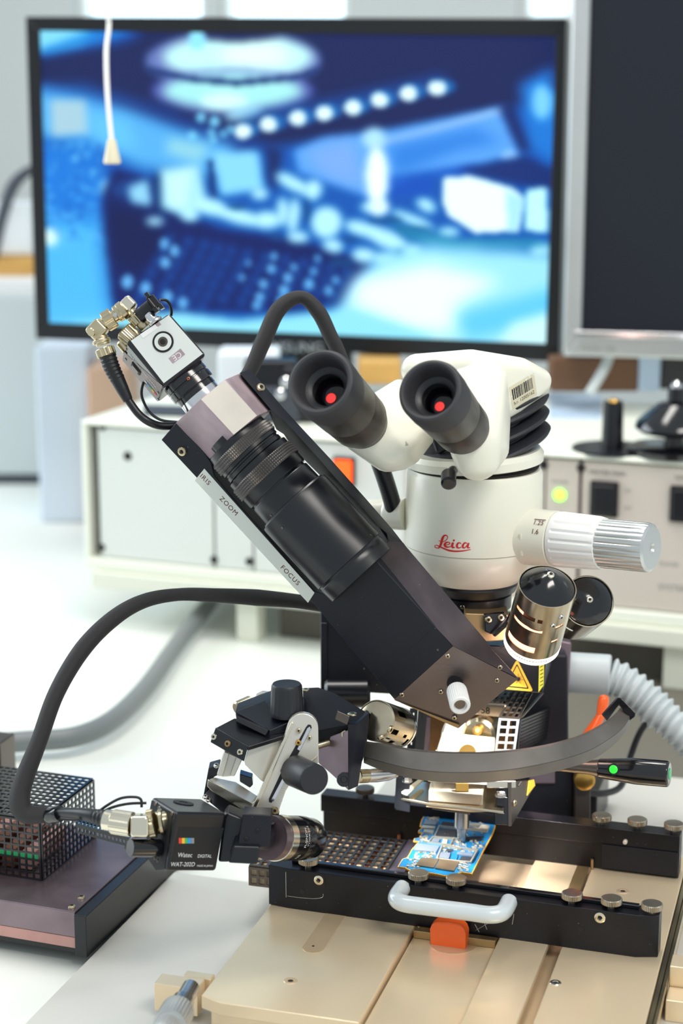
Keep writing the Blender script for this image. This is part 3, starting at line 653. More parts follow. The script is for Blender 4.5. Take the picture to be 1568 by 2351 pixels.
# micrometer adjusters
def micrometer(label, pts_blocks, a, b, grp):
    t = thing('micrometer', label, 'micrometer', tuple(V(pts_blocks[0][0])), grp)
    for c, hx, hy, hz in pts_blocks:
        g = G(); g.box(c, XA*hx, YA*hy, ZA*hz); obj('bracket', g, 'champagne', t, bev=.7)
    d = b-a; L = d.length; d = d.normalized()
    g = G(); g.lathe(a, d, [(0, 0), (0, 5), (L*.28, 5), (L*.28, 6.2), (L*.45, 6.2), (L*.45, 0)], 36); obj('sleeve', g, 'steel', t)
    g = G(); g.lathe(a+d*L*.45, d, [(0, 0), (0, 8.4), (1, 9), (L*.3, 9), (L*.3, 7.6), (L*.5, 7.6), (L*.55, 6.6), (L*.55, 0)], 96, mod=lambda th, q: 1+.02*math.cos(32*th)); obj('thimble', g, 'silver_paint', t)
q = Pz(442, 2262, 22)
micrometer('left micrometer thimble held by a clamp block at the bottom left of the table', [((-333.2-9, q.y+2, 21), 8.5, 3.6, 7), ((-342-7, q.y-11, 21), 13, 6.4, 8.5)], P(438, 2268, 1005), P(372, 2385, 945), None)
t = thing('clamp_block', 'champagne clamp block with a steel rod on the right edge of the table', 'clamp', (-78, 930, zb))
q = Pz(1478, 2240, 24)
g = G(); g.abox(Rx+6, Rx+15, q.y-4, q.y+12, zb, 34); obj('upright', g, 'champagne', t, bev=.7)
g = G(); g.abox(Rx+6, 60, q.y-22, q.y-5, zb, 22); obj('foot', g, 'champagne', t, bev=.7)
g = G(); g.cyl((Rx+15, q.y+4, 24), (60, q.y+4, 24), 4.2, ch=.6); obj('rod', g, 'steel', t)
# ------------------------------------------------------------------ clamp rails
def thumb(parent, c, r=6.1, h=3.6, m='thumb_nickel'):
    g = G(); g.lathe(c+ZA*2.4, ZA, [(0, 0), (0, r-.5), (.4, r), (h-.4, r), (h, r-.5), (h+.2, 0)], 72, mod=lambda th, q: 1+.035*math.cos(36*th)*(1 if .2 < q < h-.2 else 0)); o = obj('thumb_screw', g, m, parent, ang=25)
    g = G(); g.lathe(c, ZA, [(0, 0), (0, 2.2), (2.6, 2.2), (2.6, 0)], 16); obj('shank', g, m, o)
ZT = ZP+26.2
frail = thing('clamp_rail', 'front black clamp rail with white pull handle, nearest the camera', 'rail', (-220, 985, ZP), 'black rails holding the circuit board')
fa_, fb_, fc_, fd_ = Pz(617, 2076, ZP), Pz(660, 2085, ZP), Pz(1458, 2198, ZP), Pz(1510, 2198, ZP)
rd = (fc_-fb_).normalized(); rn = V((-rd.y, rd.x, 0)); TH = 13.
bk0 = fa_+rn*TH-rd*0; bk0 = V(fa_)+rn*(TH-2); bk1 = V(fd_)+rn*(TH-2)
g = G(); g.prism([fa_, fb_, fc_, fd_, bk1, bk0], (0, 0, ZT-ZP)); obj('rail_body', g, 'black_machined', frail, bev=.5)
g = G(); g.prism([fb_+rn*8+ZA*(ZT-ZP), fc_+rn*8+ZA*(ZT-ZP), fc_+rn*12+ZA*(ZT-ZP), fb_+rn*12+ZA*(ZT-ZP)], (0, 0, 2.4)); obj('board_lip', g, 'black_gloss', frail, bev=.5)
def ftop(u, v): return Pz(u, v, ZT)
for (u, v) in ((715, 1982), (967, 2014), (1053, 2026), (1317, 2062), (1408, 2072), (1500, 2085)):
    c = ftop(u, v); c = fb_+rd*(c-fb_).dot(rd)+rn*6.5; c.z = ZT; thumb(frail, c)
def fface(u, v): return PP(u, v, fb_, rn)
def counterbore(parent, c, n, r=4.4):
    g = G(); e1 = ZA; e2 = n.cross(e1).normalized()
    pts = [c+n*.05+e2*r*1.12*math.cos(a)+e1*(r*1.12*math.sin(a)-(1.8 if math.sin(a) < 0 else 0)) for a in [2*math.pi*k/28 for k in range(28)]]
    g.prism(pts, n*.15); h = obj('counterbore', g, 'ink', parent)
    g = G(); g.lathe(c+n*.2, n, [(0, 0), (0, r*.85), (1.2, r*.85), (1.5, r*.7), (1.5, r*.4), (.3, r*.4), (.3, 0)], 24); o = obj('cap_screw', g, 'nickel_bright', parent)
    g = G(); g.lathe(c+n*.6, n, [(0, 0), (0, r*.4), (.05, 0)], 6); obj('socket', g, 'ink', o)
counterbore(frail, fface(733, 2019), -rn, 3.6); counterbore(frail, fface(1378, 2105), -rn, 3.8)
for (u, v, r) in ((694, 2047, 1.6), (1333, 2132, 1.6)):
    g = G(); g.lathe(fface(u, v)-rn*.05, -rn, [(0, 0), (0, r), (.1, r), (.1, 0)], 18); obj('threaded_hole', g, 'ink', frail)
for pl in ([(656, 2002), (657, 2060)], [(660, 2057), (690, 2061), (722, 2063), (740, 2060), (742, 2052)], [(1090, 2122), (1100, 2140)], [(1110, 2115), (1118, 2134)], [(1176, 2122), (1180, 2098)], [(1092, 2136), (1120, 2120)]):
    g = G(); g.tube([fface(*p)-rn*.05 for p in pl], .16, 6, sub=3); obj('scratch', g, 'silver_paint', frail)
# pull handle
hp = [fface(921, 2044)+rn*1, fface(921, 2044)-rn*9, fface(921, 2060)-rn*14-ZA*1.2, fface(932, 2076)-rn*16, fface(960, 2083)-rn*16, fface(1130, 2106)-rn*16, fface(1158, 2106)-rn*16, fface(1170, 2096)-rn*13, fface(1172, 2080)-rn*9, fface(1172, 2080)+rn*1]
h0, h1 = fface(923, 2040), fface(1168, 2072); hz = -ZA*0
dep_ = 20
hp = [h0+rn*1, h0-rn*(dep_-9), h0-rn*(dep_-3)+rd*2.2, h0-rn*dep_+rd*8, h0-rn*dep_+rd*20, h1-rn*dep_-rd*20, h1-rn*dep_-rd*8, h1-rn*(dep_-3)-rd*2.2, h1-rn*(dep_-9), h1+rn*1]
g = G(); g.tube(hp, 5.1, 24, sub=8); obj('pull_handle', g, 'handle_white', frail, label='satin white bent pull handle')
# orange slide stop
lv = thing('slide_stop', 'orange plastic stop tab under the white handle of the front rail', 'stop', tuple(Pz(1036, 2170, ZP-4)))
oc = fface(1037, 2139)-rn*2; oy = oc
def of(u, v): return PP(u, v, fb_-rn*4, rn)
pts = [of(996, 2163), of(996, 2119)]+[of(1014+18*math.cos(a), 2119-16*math.sin(a)) for a in [math.pi, 2.6, 2.1, 1.7]]+[of(1040, 2105), of(1058, 2108), of(1068, 2112), of(1074, 2119), of(1078, 2130), of(1076, 2174)]
g = G(); g.prism(pts, rn*-9); obj('tab', g, 'orange', lv, bev=1.6, bseg=3)
g = G(); g.box(of(1036, 2150)-rn*1, rd*6, rn*6, ZA*2.5); obj('stem', g, 'orange', lv)
# rear rail
rrail = thing('clamp_rail', 'rear black clamp rail behind the circuit board with bare ends', 'rail', (-220, 1098, ZP), 'black rails holding the circuit board')
ra, rb = Pz(742, 1916, ZP), Pz(1557, 2017, ZP); rd2 = (rb-ra).normalized(); rn2 = V((-rd2.y, rd2.x, 0))
ZR = ZP+29
g = G(); g.prism([ra, rb, rb+rn2*13, ra+rn2*13], (0, 0, 17)); obj('rail_body', g, 'black_machined', rrail, bev=.5)
g = G(); g.prism([ra-rd2*1.5-rn2*.8+ZA*17, rb-rn2*.8+ZA*17, rb+rn2*12+ZA*17, ra-rd2*1.5+rn2*12+ZA*17], (0, 0, 12)); obj('upper_bar', g, 'black_machined', rrail, bev=.5)
for (u, v) in ((842, 1822), (1381, 1890), (1463, 1899), (1547, 1908)):
    c = Pz(u, v, ZR); c = ra+rd2*(c-ra).dot(rd2)+rn2*6; c.z = ZR; thumb(rrail, c, m='steel_dark' if u < 900 else 'thumb_nickel')
def rface(u, v): return PP(u, v, ra-rn2*.8, rn2)
g = G(); g.lathe(rface(1436, 1931), -rn2, [(0, 0), (0, 1.4), (2.5, 1.4), (3, .8), (3, 0)], 14); obj('pin', g, 'cream_block', rrail)
g = G(); g.lathe(rface(1398, 1953)-rn2*.1, -rn2, [(0, 0), (0, 1.5), (.2, 1.5), (.2, 0)], 14); obj('threaded_hole', g, 'ink', rrail)
g = G(); g.prism([rface(1382, 1937), rface(1556, 1957), rface(1556, 2012), rface(1382, 1991)], -rn2*1.2); obj('cover_plate', g, 'black_anodised', rrail, bev=.3)
g = G(); g.cyl(Pz(1359, 1996, ZP), Pz(1359, 1996, ZP)+ZA*7, .9); obj('pin', g, 'brass_plate', rrail)
g = G(); g.cyl(Pz(919, 1938, ZP)-rn2*3, Pz(919, 1938, ZP)-rn2*3+ZA*8, 1.1); obj('pin', g, 'copper', rrail)
# ------------------------------------------------------------------ perforated heater guard between rails
hg = thing('heater_guard', 'dark perforated heater guard lying between the rails left of the board', 'heater', tuple(Pz(820, 1985, ZP)))
y0g, y1g = 1006., 1072.; zg = 44.
xa, xb = -352., -266.
nh = int((xb-xa)/5.2)
g = G(); g.sheet((xa, y0g, zg), (xb-xa, 0, 0), (0, y1g-y0g, 0), None, nh, 9, 1.5, 1, ZA); g.sheet((xa, y0g, zg), (xb-xa, 0, 0), (0, 0, -12.5), None, nh, 2, 1.6, 1, -YA); obj('mesh_cover', g, 'steel_dark', hg, flat=True, kind='stuff')
g = G(); g.abox(xa, xb-1, y0g+1.8, y1g, ZP, zg-1.6); obj('heater_body', g, 'ceramic', hg)
for k in range(9):
    g = G(); x = xa+5+k*9.4; g.cyl((x, y0g+6, zg-1.6), (x, y1g-4, zg-1.6), 1.3, seg=10); obj('heater_rod', g, 'copper', hg)
g = G(); g.abox(xb, xb+11, y0g-4, y1g+4, ZP, 44); obj('end_block', g, 'purple_metal', hg, bev=.6)
g = G(); g.abox(-217, -206, 1003, 1014, ZP, 49); e1 = obj('board_support', g, 'black_anodised', bev=.5); tag(e1, 'small black block under the right corner of the circuit board', 'support')
# ------------------------------------------------------------------ circuit board
ZB = 52.
pcb = thing('circuit_board', 'blue circuit board with yellow edges and many chips below the nozzle', 'circuit board', (-235, 1050, ZB-.5))
def pb_(zx, zy): return (900+zx/5.6, 1820+zy/5.6)
out = [(70, 955), (130, 850), (195, 830), (245, 735), (340, 625), (272, 618), (285, 585), (350, 575), (385, 515), (335, 505), (340, 480), (400, 440), (355, 420), (380, 340), (430, 262), (520, 250), (540, 300), (590, 305), (1200, 330), (1215, 290), (1260, 240), (1345, 245), (1330, 440), (1290, 540), (1180, 745), (1028, 1040), (895, 1020), (850, 1038), (780, 1045), (700, 1070), (460, 1025), (420, 1000), (290, 975), (255, 1000), (205, 985), (170, 962)]
pts = [Pz(*pb_(*p), ZB) for p in out]
g = G(); g.prism([p+V((0, 0, -1)) for p in pts], (0, 0, 1)); obj('board', g, 'pcb_edge', pcb)
cen = sum(pts, V())/len(pts)
ins = []
for i, p in enumerate(pts):
    a = (p-pts[i-1]).normalized(); b = (pts[(i+1) % len(pts)]-p).normalized(); n = V(((a+b).y, -(a+b).x, 0)).normalized(); ins.append(p-n*.75*(1 if True else 0))
ar = sum(pts[i-1].x*pts[i].y-pts[i].x*pts[i-1].y for i in range(len(pts)))
if ar < 0: ins = [p+(p-q) for p, q in zip(pts, ins)]
g = G(); g.prism(ins, (0, 0, .12)); obj('solder_mask', g, 'pcb_blue', pcb)
zc_ = ZB+.12
def comp(name, q, h, m, label=None, bev=.15, par=pcb, z=zc_):
    g = G(); g.prism([Pz(*pb_(*p), z) for p in q], (0, 0, h)); return obj(name, g, m, par, bev=bev, label=label)
def frame(q, wd, h, m, par=pcb, name='shield_frame'):
    P4 = [Pz(*pb_(*p), zc_) for p in q]; c = sum(P4, V())/len(P4); g = G()
    for i in range(len(P4)):
        a, b = P4[i], P4[(i+1) % len(P4)]; ia = a+(c-a).normalized()*wd*1.4; ib = b+(c-b).normalized()*wd*1.4; g.prism([a, b, ib, ia], (0, 0, h))
    return obj(name, g, m, par)
comp('card_socket', [(300, 945), (375, 850), (600, 870), (540, 980)], 1.1, 'shield_can', 'left metal card socket'); comp('card_socket', [(552, 985), (612, 870), (870, 900), (800, 1022)], 1.1, 'shield_can', 'right metal card socket')
comp('memory_chip', [(280, 745), (335, 665), (610, 700), (570, 775)], 1.0, 'chip_grey', 'pale grey chip with a white printed line')
c1 = comp('processor_chip', [(565, 570), (615, 480), (835, 495), (815, 590)], 1.2, 'chip_black')
text('lettering', 'R L', 2.6, Pz(*pb_(700, 530), ZB+1.4), XA, YA, 'gold', c1)
frame([(535, 590), (600, 440), (860, 470), (850, 610)], .9, 1.4, 'solder')
frame([(455, 650), (520, 575), (800, 600), (760, 690)], .9, 1.2, 'solder')
frame([(560, 865), (640, 690), (1110, 750), (1020, 915), (850, 905)], 1., 1.4, 'solder')
comp('chip', [(590, 840), (620, 775), (755, 790), (730, 860)], .9, 'chip_grey'); comp('chip', [(770, 870), (800, 800), (850, 810), (830, 875)], .8, 'pcb_blue')
comp('chip', [(865, 880), (890, 825), (1030, 845), (1000, 900)], .9, 'chip_black'); comp('chip', [(830, 800), (845, 770), (1040, 790), (1030, 825)], .8, 'chip_grey')
comp('chip', [(690, 765), (705, 735), (790, 745), (780, 770)], .8, 'chip_black'); comp('chip', [(500, 640), (525, 595), (620, 605), (600, 650)], .8, 'chip_grey'); comp('chip', [(640, 655), (655, 605), (720, 612), (705, 660)], .8, 'smd')
comp('connector', [(380, 480), (395, 450), (560, 465), (550, 490)], 2., 'solder'); comp('connector', [(400, 440), (430, 385), (580, 400), (560, 450)], 2.2, 'chip_grey'); comp('connector', [(400, 530), (415, 500), (540, 512), (530, 540)], 1.8, 'solder')
comp('connector', [(980, 440), (1000, 415), (1130, 425), (1120, 450)], 1.8, 'solder'); comp('chip', [(1110, 480), (1150, 425), (1260, 440), (1230, 495)], 1.2, 'smd'); comp('connector', [(935, 490), (950, 470), (1235, 500), (1225, 525)], 1.2, 'solder')
comp('chip', [(620, 440), (650, 385), (800, 400), (790, 450)], 1, 'chip_black')
comp('dark_chip', [(925, 615), (950, 590), (1180, 575), (1130, 625)], 1.2, 'chip_black')
t2_ = random.Random(11)
for m, n, seed in (('smd', 210, 1), ('solder', 120, 2), ('chip_grey', 60, 3), ('gold', 40, 4)):
    g = G(); rr_ = random.Random(seed)
    for _ in range(n):
        reg = rr_.choice([(935, 1190, 520, 720), (200, 360, 850, 960), (850, 1000, 890, 1010), (360, 480, 560, 640), (280, 560, 760, 850), (640, 1080, 700, 770), (1200, 1320, 270, 400), (430, 600, 300, 400), (980, 1180, 360, 500), (760, 960, 620, 700)])
        x, y = rr_.uniform(reg[0], reg[1]), rr_.uniform(reg[2], reg[3]); p = Pz(*pb_(x, y), zc_); sx, sy = rr_.uniform(.35, .9), rr_.uniform(.3, .6)
        g.abox(p.x-sx, p.x+sx, p.y-sy, p.y+sy, zc_, zc_+rr_.uniform(.4, .9))
    obj('small_components', g, m, pcb, kind='stuff', flat=True)
# ------------------------------------------------------------------ preheater at the left
ph = thing('preheater', 'black preheater box with a perforated cage at the lower left', 'heater', (-520, 980, 0))
pa_ = Pz(226, 2174, 0); dx_ = (Pz(0, 2136, 0)-pa_).normalized(); dy_ = V((dx_.y, -dx_.x, 0))
if dy_.y < 0: dy_ = -dy_
dyr = (Pz(392, 2012, 0)-pa_).normalized()
def quad(a, l, w_, dyv=dyr): return [a, a+dx_*l, a+dx_*l+dyv*w_, a+dyv*w_]
up_prism('base_frame', quad(pa_, 330, 150), 8, 'black_machined', ph, .8)
a2 = pa_+dx_*15+dyr*2+ZA*8
def side(u, v, z): return Pz(u, v, z)
tp = Pz(172, 2094, 36); a2 = V((tp.x, tp.y, 8))
up_prism('insulation_board', quad(V((a2.x, a2.y, 12)), 320, 120), 7, 'pink_insulation', ph, .4)
up_prism('inner_body', quad(V((a2.x, a2.y+2, 8)), 320, 118), 12, 'black_satin', ph, 0)
up_prism('top_plate', quad(V((a2.x, a2.y, 19)), 320, 122), 17, 'purple_metal', ph, .7)
sidep = [V((a2.x, a2.y-2, 8)), V((a2.x+8, a2.y-2, 8)), V((a2.x+8, a2.y-2, 8))+dyr*120, V((a2.x, a2.y-2, 8))+dyr*120]
up_prism('side_rail', sidep, 27, 'black_satin', ph, .6)
for (u, v) in ((165, 2083), (187, 2062)): screw(ph, Pz(u, v, 36), ZA, 2.4, 1.4, 'nickel')
cg = Pz(97, 2022, 36); cl_ = V((-1, 0, 0))
hgt = px(150, 1110)
gx = quad(cg, 260, 75)
mt = 'steel_dark'
g = G()
g.sheet(gx[0], gx[1]-gx[0], ZA*hgt, None, 52, 9, 1.2, 1, -dy_); g.sheet(gx[0], gx[3]-gx[0], ZA*hgt, None, 14, 9, 1.2, 1, XA); g.sheet(gx[0]+ZA*hgt, gx[1]-gx[0], gx[3]-gx[0], None, 52, 14, 1.4, 1, ZA)
obj('mesh_cage', g, 'black_gloss', ph, flat=True, kind='stuff')
for k in range(7):
    g = G(); o_ = gx[0]+dx_*(12+k*12)+dyr*8+ZA*2; g.prism([o_, o_+dx_*9, o_+dx_*9+dyr*50, o_+dyr*50], (0, 0, 10+((k*7) % 5))); obj('heater_block', g, 'copper' if k % 3 else 'pink_insulation', ph, bev=.5)
g = G(); g.prism([gx[0]+dx_*4+dyr*2+ZA*12, gx[0]+dx_*60+dyr*2+ZA*12, gx[0]+dx_*60+dyr*3+ZA*12, gx[0]+dx_*4+dyr*3+ZA*12], (0, 0, 5)); obj('status_strip', g, 'green_glow', ph)
q = P(-30, 1790, 1230); g = G(); g.box(P(-22, 1733, 1300)-ZA*24, XA*14, YA*12, ZA*38); tag(obj('upright_block', g, 'steel_dark', bev=1), 'dark grey upright block at the left edge behind the mesh cage', 'block')
# ================================================================== MACHINE COLUMN AND LASER MODULE
def slabP(g, q, t, dep, vec=None):
    """polygon given in photograph pixels at distance t (or one distance per corner), pushed back by dep mm"""
    ts = t if isinstance(t, (list, tuple)) else [t]*len(q)
    g.prism([P(a, b, c) for (a, b), c in zip(q, ts)], V(vec) if vec is not None else FH*dep); return g
col = thing('machine_column', 'dark machine column rising behind the rails and carrying the microscope', 'column', (-200, 1230, zb))
g = G(); slabP(g, [(1180, 1500), (1304, 1504), (1306, 1700), (1318, 1760), (1318, 1950), (1180, 1950)], 1225, 50); obj('right_pillar', g, 'black_anodised', col, bev=2)
g = G(); slabP(g, [(736, 1400), (1000, 1400), (1000, 1600), (830, 1590), (736, 1600)], 1205, 34); obj('back_housing', g, 'black_anodised', col, bev=1)
g = G(); slabP(g, [(736, 1430), (752, 1430), (752, 1592), (736, 1592)], 1203, 40); obj('edge_plate', g, 'black_machined', col, bev=1)
g = G(); slabP(g, [(1000, 1440), (1306, 1462), (1304, 1700), (1240, 1720), (1000, 1700)], 1262, 60); obj('rear_housing', g, 'black_anodised', col, bev=3)
g = G(); g.cyl(P(745, 1592, 1195), P(850, 1592, 1195), 9.5, ch=2); obj('pivot_drum', g, 'black_satin', col)
g = G(); slabP(g, [(1284, 1470), (1312, 1476), (1306, 1600), (1284, 1600)], 1240, 20); obj('pinkish_bracket', g, 'purple_metal', col, bev=1)
g = G(); slabP(g, [(1320, 1730), (1356, 1730), (1356, 1945), (1320, 1945)], 1215, 20); obj('guide_post', g, 'barrel_taupe', col, bev=1)
g = G(); g.abox(-300, -160, 1200, 1262, zb, 40); obj('foot_block', g, 'black_machined', col, bev=1.5)
g = G(); g.lathe(P(1340, 1785, 1214), -FH, [(0, 0), (0, 7), (6, 7), (7, 5), (7, 0)], 20); obj('brass_fitting', g, 'gold', col)
g = G(); slabP(g, [(1215, 1740), (1276, 1744), (1276, 1800), (1215, 1800)], 1222, 30); obj('lower_block', g, 'purple_metal', col, bev=1)
las = thing('laser_module', 'black laser module box with a yellow warning triangle above the perforated cage', 'laser', tuple(P(1160, 1590, 1150)))
TLs = 1146
g = G(); slabP(g, [(1060, 1478), (1256, 1490), (1246, 1592), (1060, 1578)], TLs, 50, vec=FH*60+RT*12); obj('module_body', g, 'black_machined', las, bev=.8)
fl = lambda a, b, d=.25: P(a, b, TLs-d)
# warning triangle
def tri(pts, m, nm, d, th=.12): g = G(); g.prism([fl(a, b, d) for a, b in pts], FW*th); return obj(nm, g, m, las, bev=0)
def rtri(c, pts, rr, n=5):
    o_ = []
    for i, p in enumerate(pts):
        a = V((*pts[i-1], 0)); b = V((*pts[(i+1) % 3], 0)); p = V((*p, 0)); u1 = (a-p).normalized(); u2 = (b-p).normalized()
        for k in range(n+1):
            t = k/n; q = p+u1*rr*(1-t)**2+u2*rr*t**2; o_.append((q.x, q.y))
    return o_
T0 = [(1187, 1513), (1225, 1588), (1150, 1581)]
tr = tri(rtri(0, T0, 9), 'yellow', 'warning_triangle', .3); tr['label'] = 'yellow laser warning triangle'
T1 = [(1187, 1523), (1215, 1582), (1160, 1577)]; T2 = [(1187, 1528), (1211, 1579), (1164, 1574)]
tri(rtri(0, T1, 5), 'ink', 'black_border', .45); tri(rtri(0, T2, 4), 'yellow', 'inner_triangle', .6)
sc_ = (1190, 1559)
g = G(); g.prism([fl(sc_[0]+4.5*math.cos(a), sc_[1]+4.5*math.sin(a), .8) for a in [k*math.pi/8 for k in range(16)]], FW*.1)
for k in range(14):
    a = k*2*math.pi/14+.2; L_ = 9 if k % 2 else 12; g.prism([fl(sc_[0]+4*math.cos(a-.12), sc_[1]+4*math.sin(a-.12), .8), fl(sc_[0]+L_*math.cos(a-.03), sc_[1]+L_*math.sin(a-.03), .8), fl(sc_[0]+L_*math.cos(a+.03), sc_[1]+L_*math.sin(a+.03), .8), fl(sc_[0]+4*math.cos(a+.12), sc_[1]+4*math.sin(a+.12), .8)], FW*.1)
obj('sunburst_symbol', g, 'ink', las)
g = G(); g.prism([fl(1238, 1508), fl(1250, 1500), fl(1248, 1574), fl(1236, 1590)], FW*.12); ll = obj('warning_label', g, 'lime_label', las, label='lime yellow printed label')
for k in range(8):
    g = G(); v = 1512+k*8.5; g.prism([fl(1240, v+2, .3), fl(1247, v-2, .3), fl(1247, v, .3), fl(1240, v+4, .3)], FW*.05); obj('print_line', g, 'ink', ll)
for (u, v) in ((1151, 1485), (1226, 1508)): g = G(); g.lathe(fl(u, v, .1), -FW, [(0, 0), (0, 1.1), (.1, 1.1), (.1, 0)], 14); obj('hole', g, 'ink', las)
# ------------------------------------------------------------------ hot air head
def zp(x, y): return (900+x/4.356, 1560+y/4.356)
TH_ = 1140.
head = thing('hot_air_head', 'hot air heater head in perforated cage with ceramic block, glass box and nozzle', 'heater', tuple(P(1060, 1850, 1150)))
def hs(name, q, t, dep, m, bev=.4, label=None, vec=None, kind=None):
    g = G(); slabP(g, [zp(*p) for p in q], t, dep, vec); return obj(name, g, m, head, bev=bev, label=label, kind=kind)
# cage: front grille, slanted top grille, side grille
def grille(name, o, a, b, nx, ny, bar, n, m, th=1.):
    o, a, b = P(*o), P(*a), P(*b); g = G(); g.sheet(o, a-o, b-o, None, nx, ny, bar, th, n); return obj(name, g, m, head, flat=True)
def zt(x, y, t): return (*zp(x, y), t)
grille('front_grille', zt(1025, 720, 1136), zt(1232, 725, 1136), zt(1068, 385, 1132), 2, 4, 1.6, FW, 'silver_paint', 1.2)
grille('top_grille', zt(1068, 385, 1132), zt(1272, 398, 1132), zt(1210, 130, 1175), 3, 5, 1.3, UP, 'steel_dark')
grille('top_grille', zt(950, 250, 1150), zt(1140, 262, 1150), zt(1060, 128, 1178), 3, 3, 1.3, UP, 'steel_dark')
grille('side_grille', zt(1250, 725, 1136), zt(1590, 560, 1245), zt(1280, 400, 1132), 22, 9, 1.1, RT, 'black_satin')
grille('top_grille', zt(1272, 398, 1132), zt(1480, 160, 1178), zt(1310, 380, 1134), 14, 1, 1.2, UP, 'steel_dark')
grille('left_grille', zt(230, 700, 1165), zt(318, 712, 1165), zt(265, 300, 1160), 1, 5, 3, FW, 'black_satin', 2)
grille('left_grille', zt(150, 700, 1175), zt(230, 700, 1170), zt(180, 290, 1170), 1, 5, 3, FW, 'black_satin', 2)
hs('ceramic_bar', [(830, 262), (1125, 280), (1085, 378), (800, 350)], 1170, 12, 'ceramic', label='tan ceramic bar')
text('lettering', '158', 6.2, P(*zp(910, 310), 1169.6), RT-UP*.12, UP, 'ink', head)
hs('frame_strip', [(330, 380), (385, 385), (375, 720), (318, 715)], 1172, 6, 'purple_metal'); hs('inner_wall', [(340, 300), (1200, 300), (1200, 760), (330, 760)], 1215, 3, 'heater_brown', bev=0)
g = G(); g.cyl(P(*zp(860, 560), 1160), P(*zp(1020, 430), 1200), 11, ch=2); obj('heater_tube', g, 'nickel', head)
g = G(); g.cyl(P(*zp(540, 500), 1170), P(*zp(700, 560), 1165), 9, ch=2); obj('coil_tube', g, 'cream_block', head)
g = G(); g.tube([P(*zp(740, 380), 1172), P(*zp(800, 440), 1165), P(*zp(850, 480), 1160)], 1.6, 8, sub=4); obj('lead_wire', g, 'copper', head)
g = G(); g.lathe(P(*zp(850, 520), 1158), -FW+UP*.3, [(0, 0), (0, 3), (3, 3), (4, 1.5), (4, 0)], 16); obj('terminal', g, 'gold', head)
# cream plate with round window and glass box, continuing below the arc
hs('mica_plate', [(505, 545), (1030, 600), (1020, 760), (450, 720)], [1150, 1150, 1140, 1140], 4, 'mica', label='cream mica plate')
g = G(); g.lathe(P(*zp(755, 735), 1139), -FW, [(0, 0), (0, 5.5), (.6, 5.5), (.6, 0)], 28); obj('round_port', g, 'gold', head)
hs('mica_plate', [(440, 720), (1020, 760), (1000, 1060), (360, 1020)], [1140, 1140, 1131, 1131], 4, 'mica')
# lower carrier plate, horizontal
zl = P(*zp(600, 1230), 1130).z
cp = [zt(105, 1172, 0), (0, 0, 0)]
def hz(x, y, dz=0): return Pz(*zp(x, y), zl+dz)
low = [hz(105, 1185), hz(180, 1200), hz(370, 1235), hz(640, 1260), hz(960, 1300), hz(1115, 1318), hz(1115, 1290), hz(1040, 1275), hz(1040, 1080), hz(300, 1020), hz(190, 1130), hz(105, 1150)]
g = G(); g.prism(low, (0, 0, -1.6)); obj('carrier_plate', g, 'nickel_bright', head, bev=.2)
g = G(); g.prism([hz(95, 1140, 3), hz(150, 1160, 3), hz(320, 1010, 3), hz(280, 1005, 3)], (0, 0, 1.2)); obj('guide_strip', g, 'mica', head)
g = G(); g.prism([hz(340, 1245, -2), hz(800, 1300, -2), hz(1060, 1290, -2), hz(1000, 1180, -2), hz(400, 1150, -2)], (0, 0, -2)); obj('lower_plate', g, 'champagne_dull', head, bev=.2)
g = G(); g.prism([hz(400, 1270, -4.5), hz(780, 1325, -4.5), hz(790, 1250, -4.5), hz(420, 1200, -4.5)], (0, 0, -2)); obj('slotted_strip', g, 'steel_dark', head, bev=.2)
gb = [hz(365, 1215, .3), hz(905, 1262, .3), hz(940, 1120, .3), hz(395, 1080, .3)]
hb_ = px(115/4.356, 1130)
g = G(); g.prism(gb, (0, 0, hb_)); obj('glass_box', g, 'glass', head, bev=.5, label='clear yellowish glass box')
g = G(); g.prism([p+V((2.2, 2, .1))*(1 if i in (0, 3) else 1)-V((4.4 if i in (1, 2) else 0, 0, 0)) for i, p in enumerate(gb)], (0, 0, hb_*.35)); obj('heating_element', g, 'heater_brown', head, label='brown scorched element inside the glass box')
g = G(); g.box(P(*zp(700, 1075), 1128), RT*4, UP*2.5, FW*1.5); obj('gold_contact', g, 'gold', head, bev=.3)
# left and right brackets
hs('left_bracket', [(40, 985), (180, 985), (180, 1125), (100, 1130), (100, 1190), (185, 1205), (180, 1335), (40, 1310), (25, 1290)], 1140, 9, 'black_gloss', bev=.8)
hs('right_bracket', [(1040, 1170), (1185, 1180), (1185, 1465), (1035, 1455), (1030, 1330), (1118, 1335), (1118, 1275), (1040, 1268)], 1126, 8, 'black_gloss', bev=.8)
hs('right_bracket', [(1040, 1060), (1190, 1070), (1190, 1180), (1040, 1170)], 1127, 10, 'black_gloss', bev=.6)
g = G(); sd1 = [P(*zp(1190, 1020), 1125), P(*zp(1400, 1005), 1165), P(*zp(1420, 1080), 1168), P(*zp(1195, 1472), 1125)]; g.prism(sd1, RT*-2.2); obj('side_plate', g, 'steel_dark', head, bev=.5)
g = G(); g.prism([P(*zp(1362, 1010), 1157)+RT*.3, P(*zp(1412, 1000), 1166)+RT*.3, P(*zp(1424, 1060), 1168)+RT*.3, P(*zp(1345, 1160), 1154)+RT*.3], RT*.2); obj('warning_sticker', g, 'yellow', head)
for k, (x, y) in enumerate(((1290, 1040), (1265, 1080))):
    g = G(); g.tube([P(*zp(x, y-20), 1140)+RT*.2, P(*zp(x-32, y+28), 1137)+RT*.2], .3, 6, sub=1); obj('engraved_mark', g, 'ink', head)
screw(head, P(*zp(1217, 1235), 1129)+RT*.6, RT-FW*.7, 2, .8)
